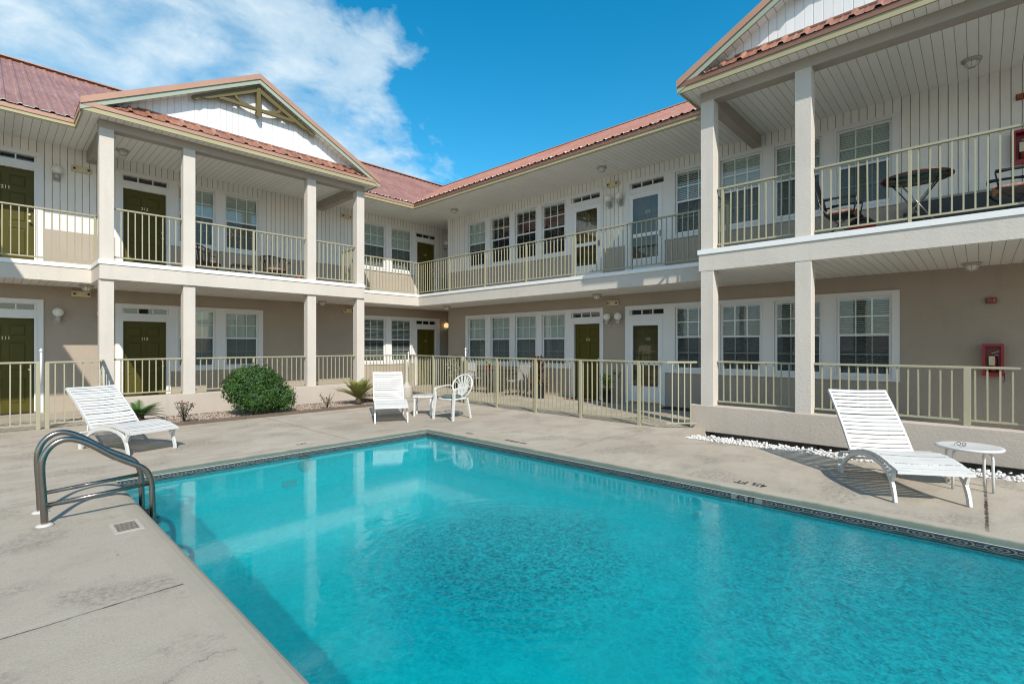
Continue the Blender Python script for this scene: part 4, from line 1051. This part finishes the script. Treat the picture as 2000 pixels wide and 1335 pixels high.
# grab rails at the pool ladder
e = empty('pool_ladder', (.33, 5.57, 0)); tag(e, 'stainless steel pool ladder with two curved grab rails and white base flanges', 'pool ladder')
for y in (0, .47):
    main = [(.0, 0), (-.01, .25), (-.02, .45), (-.012, .55), (.02, .625), (.07, .672), (.13, .690), (.20, .675), (.30, .612), (.45, .49), (.60, .395), (.665, .345), (.70, .285), (.718, .21), (.725, .1), (.735, -.3), (.735, -1.0)]
    P = []
    for i in range(len(main) - 1):
        p0 = Vector(main[max(i - 1, 0)]); p1 = Vector(main[i]); p2 = Vector(main[i + 1]); p3 = Vector(main[min(i + 2, len(main) - 1)])
        for t in (0, .25, .5, .75):
            P.append(.5 * ((2 * p1) + (-p0 + p2) * t + (2 * p0 - 5 * p1 + 4 * p2 - p3) * t * t + (-p0 + 3 * p1 - 3 * p2 + p3) * t ** 3))
    P.append(Vector(main[-1]))
    m = MB(); m.tube([(p.x, y, p.y) for p in P], .0245, 14); m.build('grab_rail', M['steel'], e)
    m = MB(); m.tube([(-.003, y, .165), (.72, y, .205)], .0175, 12); m.build('cross_rail', M['steel'], e)
    m = MB(); m.lathe([(.058, 0), (.060, .006), (.042, .016), (.026, .020)], 22, (.0, y, 0)); m.build('flange', M['urn_white'], e)
for z in (-.18, -.45, -.72):
    m = MB(); m.box(.69, .79, .0, .47, z, z + .03); m.build('step', M['tread'], e)
# deck drain
e = empty('deck_drain', (.785, 5.06, 0), math.radians(0)); tag(e, 'small rusty metal drain grate set in the deck beside the pool', 'drain')
m = MB(); plate_ = cells(-.095, .095, -.15, .15, [(-.07, .07, -.12, .12)])
for a, c, d, f in plate_: m.box(a, c, d, f, -.01, .006)
m.build('frame', M['urn'], e)
m = MB(); m.box(-.07, .07, -.12, .12, .0015, .003); m.build('sump', M['black'], e)  # black plate on the deck, painted as the shaded hollow under the grate
m = MB()
for i in range(8): m.box(-.068, .068, -.110 + i * .0295, -.099 + i * .0295, .003, .0042)
m.build('grille', simple('RustBar', (.38, .33, .26, 1), .7, .4, var=.4, sc=60), e)
# ash urn
e = empty('ash_urn', (8.12, 11.72, 0)); tag(e, 'grey-beige outdoor ash urn with ribbed drum base and tall thin neck', 'ash urn')
m = MB(); m.lathe([(.155, 0), (.16, .01), (.165, .16), (.175, .25), (.172, .27)] , 24); m.build('base', M['urn'], e)
m = MB(); m.lathe([(.178, .27), (.172, .295), (.11, .345), (.06, .40), (.04, .46), (.035, .95), (.03, 1.0), (.012, 1.02)], 24); m.build('neck', M['urn'], e)

# ------------------------------------------------------------------ balcony furniture
def slat_chair(x, y, rz, label):
    e = empty('wicker_chair', (x, y, F2), rz); tag(e, label, 'chair', 'brown slat-back chairs on the left balcony')
    m = MB()
    for i in range(15):
        a = math.radians(-100 + 200 * i / 14); r0, r1 = .29, .355; h = .86 - .17 * abs(math.sin(a * .5)) ** 1.2 - (.05 if abs(a) > 1.4 else 0)
        m.strip([(-r0 * math.cos(a), r0 * math.sin(a), .40), (-r1 * math.cos(a), r1 * math.sin(a), h)], .030, .012, (math.sin(a), math.cos(a), 0))
    pts = []
    for i in range(21):
        a = math.radians(-105 + 210 * i / 20); h = .87 - .17 * abs(math.sin(a * .5)) ** 1.2 - (.04 if abs(a) > 1.4 else 0); pts.append((-.36 * math.cos(a), .36 * math.sin(a), h))
    m.strip(pts, .034, .028, (0, 0, 1)); m.build('backrest', M['brown'], e)
    m = MB(); m.lathe([(.31, .37), (.32, .385), (.31, .41)], 20); m.build('seat', M['brown'], e)
    for sx in (-1, 1):
        for sy in (-1, 1):
            m = MB(); m.tube([(sx * .22, sy * .24, .38), (sx * .25, sy * .27, .2), (sx * .23, sy * .26, 0)], [.018, .015, .013], 8); m.build('leg', M['brown'], e)
        m = MB(); m.strip([(-.05, sx * .345, .66), (.12, sx * .35, .65), (.27, sx * .33, .635)], .05, .02, (0, 1, 0)); m.bar((.24, sx * .33, .64), (.22, sx * .28, .39), .03, .02); m.build('armrest', M['brown'], e)
slat_chair(5.50, 14.25, -PI / 2, 'brown slat-back chair at the right, by the corner-side column on the left balcony')
slat_chair(3.82, 14.2, -.25, 'brown slat-back chair in front of the windows beside door 212')
for x, y, k in ((5.50, 14.24, 'right'), (3.83, 14.2, 'left')):
    m = MB(); m.lathe([(.22, 0), (.27, .015), (.27, .035), (.2, .05), (.0, .052)], 20); o = m.build('seat_cushion', M['cushion_pale']); o.location = (x, y, F2 + .411)
    tag(o, 'pale patterned cushion on the %s brown balcony chair' % k, 'cushion', 'pale cushions on the brown chairs')
e = empty('patio_table', (4.66, 14.2, F2)); tag(e, 'small dark metal table between the brown chairs on the left balcony', 'table')
m = MB(); m.box(-.26, .26, -.24, .24, .43, .455); m.build('tabletop', M['brown'], e)
for sx in (-1, 1):
    for sy in (-1, 1): m = MB(); m.bar((sx * .22, sy * .2, .43), (sx * .25, sy * .22, 0), .025, .025); m.build('leg', M['darkmetal'], e)
m = MB(); m.lathe([(.055, 0), (.06, .01), (.075, .14), (.082, .145), (.082, .17), (.07, .17)], 16); o = m.build('terracotta_pot', M['terra']); o.location = (5.62, 12.98, F2); tag(o, 'small terracotta pot on the left balcony beside the third column', 'pot')

e = empty('bistro_table', (9.58, .68, F2), PI / 2 + .15); tag(e, 'round glass-topped folding table on the right balcony', 'table')
m = MB(); m.tube([(.425 * math.cos(i * PI / 20), .425 * math.sin(i * PI / 20), .853) for i in range(41)], .011, 8, False); m.build('rim', M['darkred'], e)
m = MB(); m.lathe([(.0, .853), (.412, .853), (.412, .859), (.0, .859)], 36); m.build('tabletop', M['tableglass'], e)
for s in (-1, 1):
    for q in (-1, 1): m = MB(); m.tube([(q * .28, s * .22, .845), (-q * .28, s * .26, 0)], .011, 8); m.build('leg', M['steel'], e)
for q_, z_ in ((-.28, .02), (.28, .02), (0, .42)): m = MB(); m.tube([(q_, -.26, z_), (q_, .26, z_)], .01, 8); m.build('stretcher', M['steel'], e)
def folding_chair(x, y, rz, label):
    e = empty('folding_chair', (x, y, F2), rz); tag(e, label, 'chair', 'dark folding sling chairs on the right balcony')
    for s in (-.26, .26):
        m = MB(); m.tube([(.24, s, 0), (-.20, s, .50), (-.26, s, .60), (-.40, s, 1.15)], .012, 8); m.tube([(-.26, s * .96, 0), (.22, s * .96, .46)], .012, 8); m.tube([(-.27, s, .66), (0, s, .69), (.24, s, .66), (.20, s, .44)], .013, 8); m.build('side_frame', M['darkmetal'], e)
        m = MB(); m.box(-.20, .24, s - .025, s + .025, .675, .70); m.build('armrest', M['black'], e)
    m = MB(); m.strip([(.24, 0, .47), (0, 0, .435), (-.21, 0, .45)], .5, .012, (0, 1, 0)); m.build('seat', M['black'], e)
    m = MB(); m.strip([(-.23, 0, .50), (-.31, 0, .80), (-.40, 0, 1.15)], .5, .012, (0, 1, 0)); m.build('backrest', M['black'], e)
    m = MB(); m.tube([(.24, -.26, .01), (.24, .26, .01)], .01, 8); m.tube([(-.26, -.25, .01), (-.26, .25, .01)], .01, 8); m.build('stretcher', M['darkmetal'], e)
folding_chair(9.55, 1.62, -PI / 2, 'dark folding chair left of the glass table, behind the second upper column')
folding_chair(9.60, -.36, PI / 2 + .15, 'dark folding chair at the right edge of the upper right balcony')
for x, y, k in ((9.55, 1.60, 'left'), (9.60, -.34, 'right')):
    m = MB(); m.box(-.21, .21, -.23, .23, 0, .05); o = m.build('seat_cushion', M['cushion_red'], bevel=.02); o.location = (x, y, F2 + .452); o.rotation_euler = (0, 0, PI / 2)
    tag(o, 'red striped cushion on the %s folding balcony chair' % k, 'cushion', 'red striped cushions on the folding chairs')
e = empty('outdoor_bench', (11.02, .05, F2)); tag(e, 'low dark wicker bench against the siding on the right balcony', 'bench')
m = MB(); m.box(-.28, .22, -.85, .85, .10, .42); m.build('seat', M['black'], e, bevel=.02)
m = MB(); m.box(.10, .26, -.85, .85, .42, .84); m.build('backrest', M['black'], e, bevel=.02)
for s in (-.83, .83): m = MB(); m.box(-.28, .22, s - .06, s + .06, .0, .60); m.build('armrest', M['black'], e, bevel=.02)
e = empty('kettle_grill', (10.0, 1.42, F2)); tag(e, 'small round black charcoal grill with red bowl behind the balcony rail', 'grill')
m = MB(); m.lathe([(.05, .17), (.15, .22), (.2, .30), (.2, .32)], 20); m.build('bowl', M['red'], e)
m = MB(); m.lathe([(.2, .32), (.19, .38), (.12, .45), (.03, .47), (.03, .5), (.0, .5)], 20); m.build('lid', M['black'], e)
for k in range(3):
    a = k * 2 * PI / 3; m = MB(); m.tube([(math.cos(a) * .14, math.sin(a) * .14, .23), (math.cos(a) * .2, math.sin(a) * .2, 0)], .009, 6); m.build('leg', M['steel'], e)

# ------------------------------------------------------------------ walkway things behind the fence
def pot_mesh(r, h): m = MB(); m.lathe([(r * .68, 0), (r * .72, .01), (r * .98, h * .85), (r * 1.08, h * .87), (r * 1.08, h), (r * .96, h), (r * .94, h * .9), (.0, h * .9)], 18); return m
def blade(m, base, d, L, w, droop, lift, n=5):
    """one strap leaf as a tapering bent strip"""
    d = Vector(d).normalized(); side = d.cross(Vector((0, 0, 1)));
    side = side.normalized() if side.length > .01 else Vector((1, 0, 0)); p = Vector(base); vs = []
    for i in range(n + 1):
        t = i / n; q = p + d * (L * t) + Vector((0, 0, 1)) * (lift * L * t - droop * L * t * t); ww = w * (math.sin(PI * min(1, t * .85 + .15)) ** .7) * (1 if i < n else .1)
        vs += [q - side * ww / 2, q + side * ww / 2]
    m.add(vs, [(2 * i, 2 * i + 1, 2 * i + 3, 2 * i + 2) for i in range(n)])
def rosette(n, L0, L1, w, droop, lift0, lift1, h=.0, hs=0.):
    m = MB()
    for i in range(n):
        a = random.uniform(0, 2 * PI); k = random.random(); z = h + hs * k
        blade(m, (math.cos(a) * .02, math.sin(a) * .02, z), (math.cos(a), math.sin(a), 0), random.uniform(L0, L1), w * random.uniform(.7, 1.2), droop * random.uniform(.6, 1.3), lift0 + (lift1 - lift0) * k)
    return m
e = empty('potted_croton', (10.6, 8.95, 0)); tag(e, 'large croton with burgundy strap leaves in a dark pot left of door 121', 'potted plant')
pot_mesh(.22, .40).build('pot', M['darkmetal'], e)
rosette(150, .22, .42, .055, .5, .0, 1.3, .42, .50).build('foliage', M['croton'], e)
m = MB(); m.tube([(0, 0, .3), (.01, 0, .95)], .02, 8); m.build('stem', M['stem'], e)
rosette(30, .10, .2, .07, .8, .3, .9, .38, .06).build('lime_leaves', M['lime'], e)
def leafy(n, rx, ry, rz, cz, s, mat, name, par, shape=None):
    m = MB()
    for _ in range(n):
        while True:
            p = Vector((random.uniform(-1, 1), random.uniform(-1, 1), random.uniform(-1, 1)))
            if .35 < p.length < 1: break
        p = Vector((p.x * rx, p.y * ry, p.z * rz + cz))
        u = Vector((random.gauss(0, 1), random.gauss(0, 1), random.gauss(0, .6))).normalized(); v = u.cross(Vector((random.gauss(0, 1), random.gauss(0, 1), random.gauss(0, 1)))).normalized(); k = s * random.uniform(.7, 1.3)
        m.add([p - u * k, p - v * k * .45, p + u * k, p + v * k * .45], [(0, 1, 2, 3)])
    return m.build(name, mat, par)
e = empty('potted_plant', (11.0, 6.98, 0)); tag(e, 'leafy green plant in a tapered black pot between doors 121 and 122', 'potted plant')
pot_mesh(.15, .36).build('pot', M['black'], e)
leafy(110, .14, .14, .18, .56, .05, M['potleaf'], 'foliage', e); m = MB()
for k in range(9):
    a = random.uniform(0, 2 * PI); L = random.uniform(.15, .32); tip = Vector((math.cos(a) * L, math.sin(a) * L, random.uniform(.6, .85))); m.tube([(0, 0, .32), tuple(tip * .6 + Vector((0, 0, .15))), tuple(tip)], .005, 5)
    for q in range(7):
        p = tip + Vector((random.gauss(0, .035), random.gauss(0, .035), random.gauss(0, .035))); u = Vector((random.gauss(0, 1), random.gauss(0, 1), random.gauss(0, .5))).normalized() * .05; v = u.cross(Vector((0, .3, 1))).normalized() * .022; m.add([p - u, p - v, p + u, p + v], [(0, 1, 2, 3)])
m.build('stem', M['potleaf'], e)
e = empty('variegated_shrub', (10.95, 13.0, 0)); tag(e, 'tall dark shrub with pale speckled leaves in the inner corner behind the fence', 'shrub')
pot_mesh(.17, .28).build('pot', M['darkmetal'], e); leafy(900, .27, .27, .46, .72, .045, M['varieg'], 'foliage', e)
e = empty('patio_table', (10.75, 10.7, 0)); tag(e, 'dark metal patio table on the walkway below the windows left of door 121', 'table')
m = MB(); m.lathe([(.0, .70), (.46, .70), (.47, .71), (.47, .725), (.0, .725)], 28); m.build('tabletop', M['darkmetal'], e)
for k in range(4):
    a = PI / 4 + k * PI / 2; m = MB(); m.tube([(math.cos(a) * .3, math.sin(a) * .3, .7), (math.cos(a) * .24, math.sin(a) * .24, .35), (math.cos(a) * .36, math.sin(a) * .36, 0)], .013, 8); m.build('leg', M['darkmetal'], e)
def patio_chair(x, y, rz, label):
    e = empty('patio_chair', (x, y, 0), rz); tag(e, label, 'chair', 'grey sling chairs around the walkway table')
    m = MB(); m.strip([(.24, 0, .44), (0, 0, .41), (-.2, 0, .43)], .46, .012, (0, 1, 0)); m.build('seat', M['grey'], e)
    m = MB(); m.strip([(-.22, 0, .46), (-.3, 0, .92)], .46, .012, (0, 1, 0)); m.build('backrest', M['grey'], e)
    for s in (-.25, .25):
        for c in (-1, 1): m = MB(); m.tube([(c * .2, s, .64 if c > 0 else .45), (c * .24, s, 0)], .012, 8); m.build('leg', M['darkmetal'], e)
        m = MB(); m.tube([(-.26, s, .66), (.22, s, .64)], .015, 8); m.build('armrest', M['darkmetal'], e)
patio_chair(10.7, 11.65, -PI / 2, 'grey sling chair on the walkway, left of the patio table')
patio_chair(10.7, 9.85, PI / 2, 'grey sling chair on the walkway, between patio table and croton')
e = empty('flower_pot', (10.6, 10.95, .725)); tag(e, 'lime green plant in a red pot on the walkway table', 'potted plant')
m = pot_mesh(.09, .13); m.build('pot', M['red'], e); rosette(60, .08, .2, .03, .4, .4, 1.6, .12, .03).build('foliage', M['lime'], e)
for x, y, z, c, nm, lb in ((10.97, 4.99, .015, 'mat', 'doormat', 'dark doormat on the walkway right of door 122'), (11.05, 7.85, .015, 'matred', 'doormat', 'reddish doormat in front of door 121')):
    m = MB(); m.box(-.22, .22, -.42, .42, 0, .015); o = m.build(nm, M[c], bevel=.004); o.location = (x, y, .003); tag(o, lb, 'doormat')

# ------------------------------------------------------------------ planting bed
def shrub(x, y, label):
    e = empty('round_shrub', (x, y, 0)); tag(e, label, 'shrub')
    lobes = [((-.16, .05, .62), (.46, .5, .42)), ((.02, .0, .74), (.36, .42, .30)), ((.44, -.12, .30), (.30, .36, .29)), ((-.40, .05, .54), (.30, .36, .28)), ((-.06, -.1, .33), (.50, .45, .32)), ((.24, -.05, .46), (.38, .4, .33)), ((-.30, -.05, .80), (.22, .3, .17)), ((.30, .0, .70), (.20, .28, .18))]
    core = MB(); m = MB()
    for (c, r) in lobes:
        core.lathe([(math.sin(a) * .74, -math.cos(a) * .74) for a in [.1 + i * (PI - .2) / 9 for i in range(10)]], 14)
        n = 14 * 10; core.v[-n:] = [(c[0] + p[0] * r[0], c[1] + p[1] * r[1], c[2] + p[2] * r[2]) for p in core.v[-n:]]
        for _ in range(int(3600 * r[0] * r[2] / .25)):
            q = Vector((random.gauss(0, 1), random.gauss(0, 1), random.gauss(0, 1))).normalized()
            nz = mnoise.noise(q * 2.6 + Vector(c) * 3) * .17 + mnoise.noise(q * 7 + Vector(c)) * .12
            k = 1.0 + nz + random.uniform(-.16, .05) + (random.random() ** 14) * .16
            p = Vector((c[0] + q.x * r[0] * k, c[1] + q.y * r[1] * k, c[2] + q.z * r[2] * k))
            if p.z < .03: continue
            nn = (q + Vector((random.gauss(0, .5), random.gauss(0, .5), random.gauss(0, .5) + .3))).normalized()
            u = nn.cross(Vector((random.gauss(0, 1), random.gauss(0, 1), random.gauss(0, 1)))).normalized(); v = nn.cross(u); s = random.uniform(.018, .033)
            m.add([p - u * s, p - v * s * .5 + nn * .004, p + u * s, p + v * s * .5 + nn * .004], [(0, 1, 2, 3)])
    core.build('inner_branches', M['bush'], e); m.build('foliage', M['bush'], e)
shrub(4.07, 11.45, 'dense rounded dark green shrub in front of the low wall')
def frond_plant(x, y, z, n, L0, L1, mat, name, label, leaf=.16, droop=.45, l0=.15, l1=1.6):
    e = empty(name, (x, y, z)); tag(e, label, 'palm')
    m = MB(); st = MB()
    for i in range(n):
        a = 2 * PI * i / n * 2.4 + random.uniform(-.2, .2); k = i / n; L = random.uniform(L0, L1); lift = l0 + (l1 - l0) * k; dr = droop * random.uniform(.7, 1.3)
        d = Vector((math.cos(a), math.sin(a), 0)); hor = 1 / math.sqrt(1 + lift * lift)
        def P(t): return d * (L * t * hor) + Vector((0, 0, 1)) * (lift * hor * L * t - dr * L * t * t * .5 + .12)
        pts = [P(t / 8) for t in range(9)]; st.tube(pts, [.006 - .0005 * j for j in range(9)], 4)
        for j in range(34):
            t = .12 + .88 * j / 33; c = P(t); dd = (P(min(1, t + .02)) - P(t - .02)).normalized(); side = dd.cross(Vector((0, 0, 1))).normalized(); upv = side.cross(dd)
            for s in (-1, 1):
                ll = leaf * math.sin(PI * min(1, t * .8 + .2)) * random.uniform(.8, 1.1); tip = c + (side * s * .8 + dd * .75 + upv * .15).normalized() * ll; wv = dd * .0065
                m.add([c - wv, c + wv, tip], [(0, 1, 2)])
    m.build('fronds', mat, e); st.build('stalk', mat, e)
    t = MB(); t.lathe([(.08, 0), (.09, .05), (.07, .12), (.03, .16)], 14); t.build('trunk', M['stem'], e)
frond_plant(6.45, 11.40, 0, 52, .55, .80, M['palm'], 'sago_palm', 'yellow-green sago palm at the right end of the planting bed', .18, .42, .25, 2.6)
frond_plant(2.02, 11.75, .0, 26, .42, .60, M['sago'], 'sago_palm', 'low dark green sago palm behind the left sun lounger', .14, .6, .1, 1.1)
def rose(x, y, h, n, label, red=True):
    e = empty('rose_bush', (x, y, 0)); tag(e, label, 'shrub', 'small sparse bushes in the planting bed'); st = MB(); m = MB(); tips = []
    for i in range(n):
        a = random.uniform(0, 2 * PI); r = random.uniform(.05, .19); p1 = Vector((math.cos(a) * r * .5, math.sin(a) * r * .5, h * .5)); p2 = Vector((math.cos(a) * r, math.sin(a) * r, h * random.uniform(.6, 1.)))
        st.tube([(0, 0, 0), tuple(p1), tuple(p2)], .004, 5); tips.append(p2)
        for q in range(16):
            t = random.uniform(.25, 1); p = (p1.lerp(p2, t * 2 - 1) if t > .5 else p1 * (t * 2)) + Vector((random.gauss(0, .025), random.gauss(0, .025), random.gauss(0, .02)))
            u = Vector((random.gauss(0, 1), random.gauss(0, 1), random.gauss(0, .4))).normalized() * .02; v = u.cross(Vector((random.gauss(0, .5), random.gauss(0, .5), 1))).normalized() * .012; m.add([p - u, p - v, p + u, p + v], [(0, 1, 2, 3)])
    st.build('stem', M['stem'], e); m.build('foliage', M['rose'], e)
    if red:
        f = MB()
        for p in tips[:3]: f.lathe([(.004, 0), (.016, .008), (.014, .02), (.004, .024)], 8, tuple(p))
        f.build('flower', M['red'], e)
rose(2.62, 11.15, .40, 16, 'sparse small bush with a few red buds, left of the round shrub')
rose(5.50, 11.15, .36, 10, 'small thin green bush between the round shrub and the sago palm', False)

# ------------------------------------------------------------------ camera, light, sky
cam = D.cameras.new('Camera'); co = D.objects.new('Camera', cam); C.objects.link(co)
cam.sensor_width = 36; cam.lens = 967.6 / 2000 * 36; cam.shift_y = (673.45 - 667.5) / 2000; cam.clip_end = 600; cam.clip_start = .05
co.location = (0, 0, 1.48); co.rotation_euler = (PI / 2, 0, math.radians(43.287) - PI / 2)
bpy.context.scene.camera = co
AZ, EL = math.radians(63.5), math.radians(41)      # direction the light travels over the ground, sun height
ld = Vector((math.cos(AZ) * math.cos(EL), math.sin(AZ) * math.cos(EL), -math.sin(EL)))
sun = D.lights.new('Sun', 'SUN'); sun.energy = 3.7; sun.angle = math.radians(.5); sun.color = (1, .93, .83)
so = D.objects.new('Sun', sun); C.objects.link(so); so.rotation_euler = ld.to_track_quat('-Z', 'Y').to_euler(); so.location = (-8, -12, 14)
w = D.worlds.new('World'); bpy.context.scene.world = w; t = NT(w)
sky = t.node('ShaderNodeTexSky', sky_type='NISHITA', sun_disc=False, sun_elevation=EL, altitude=10, air_density=1.0, dust_density=.6, ozone_density=2.0)
sd = -ld; sky.sun_rotation = math.atan2(sd.x, sd.y)
tc = t.node('ShaderNodeTexCoord'); v = t.xyz(tc.outputs['Generated'])
zc = t.math('MAXIMUM', v[2], .03)
px = t.math('DIVIDE', v[0], zc); py = t.math('DIVIDE', v[1], zc)
cv = t.node('ShaderNodeCombineXYZ'); t.set(cv.inputs[0], px); t.set(cv.inputs[1], py)
cm = t.scale(tc.outputs['Generated'], (1, 1, 1.9)); n1 = t.noise(cm, 3.4, 10, .55, .25); n2 = t.noise(cm, 10.0, 9, .58, .3); n3 = t.noise(cv.outputs[0], .8, 4, .5)
edge = t.math('SUBTRACT', t.math('SUBTRACT', py, t.math('MULTIPLY', px, .81)), .90)
q = t.math('ADD', edge, t.math('ADD', t.math('MULTIPLY', t.math('SUBTRACT', n1, .5), 2.1), t.math('MULTIPLY', t.math('SUBTRACT', n2, .5), .5)))
mask = t.ramp(q, [(.0, 0.), (.22, .7), (.6, 1.)])
thin = t.ramp(t.math('ADD', n1, t.math('MULTIPLY', n2, .35)), [(.50, .22), (.74, 1.)])
mask = t.math('MULTIPLY', t.math('MULTIPLY', mask, thin), .88)
hs = t.node('ShaderNodeHueSaturation', i_Hue=.480, i_Saturation=1.46, i_Value=1.06); t.l.new(sky.outputs[0], hs.inputs['Color'])
skyc = t.mix(.35, sky.outputs[0], hs.outputs[0]); skyc = hs.outputs[0]
cloud = t.mix(t.ramp(n2, [(.35, 0.), (.7, 1.)]), (3.3, 4.3, 4.9, 1), (4.8, 5.4, 5.7, 1))
col = t.mix(mask, skyc, cloud)
bg = t.node('ShaderNodeBackground'); t.l.new(col, bg.inputs[0]); bg.inputs[1].default_value = .13
ow = t.n.new('ShaderNodeOutputWorld'); t.l.new(bg.outputs[0], ow.inputs[0])
sc = bpy.context.scene
sc.view_settings.view_transform = 'Standard'; sc.view_settings.look = 'None'; sc.view_settings.gamma = 1; sc.view_settings.exposure = .52
sc.render.engine = 'CYCLES'; cy = sc.cycles
cy.use_denoising = True; cy.max_bounces = 8; cy.diffuse_bounces = 4; cy.glossy_bounces = 4; cy.transmission_bounces = 6; cy.transparent_max_bounces = 12
cy.caustics_reflective = False; cy.caustics_refractive = False; cy.sample_clamp_indirect = 6; cy.filter_width = 1.1
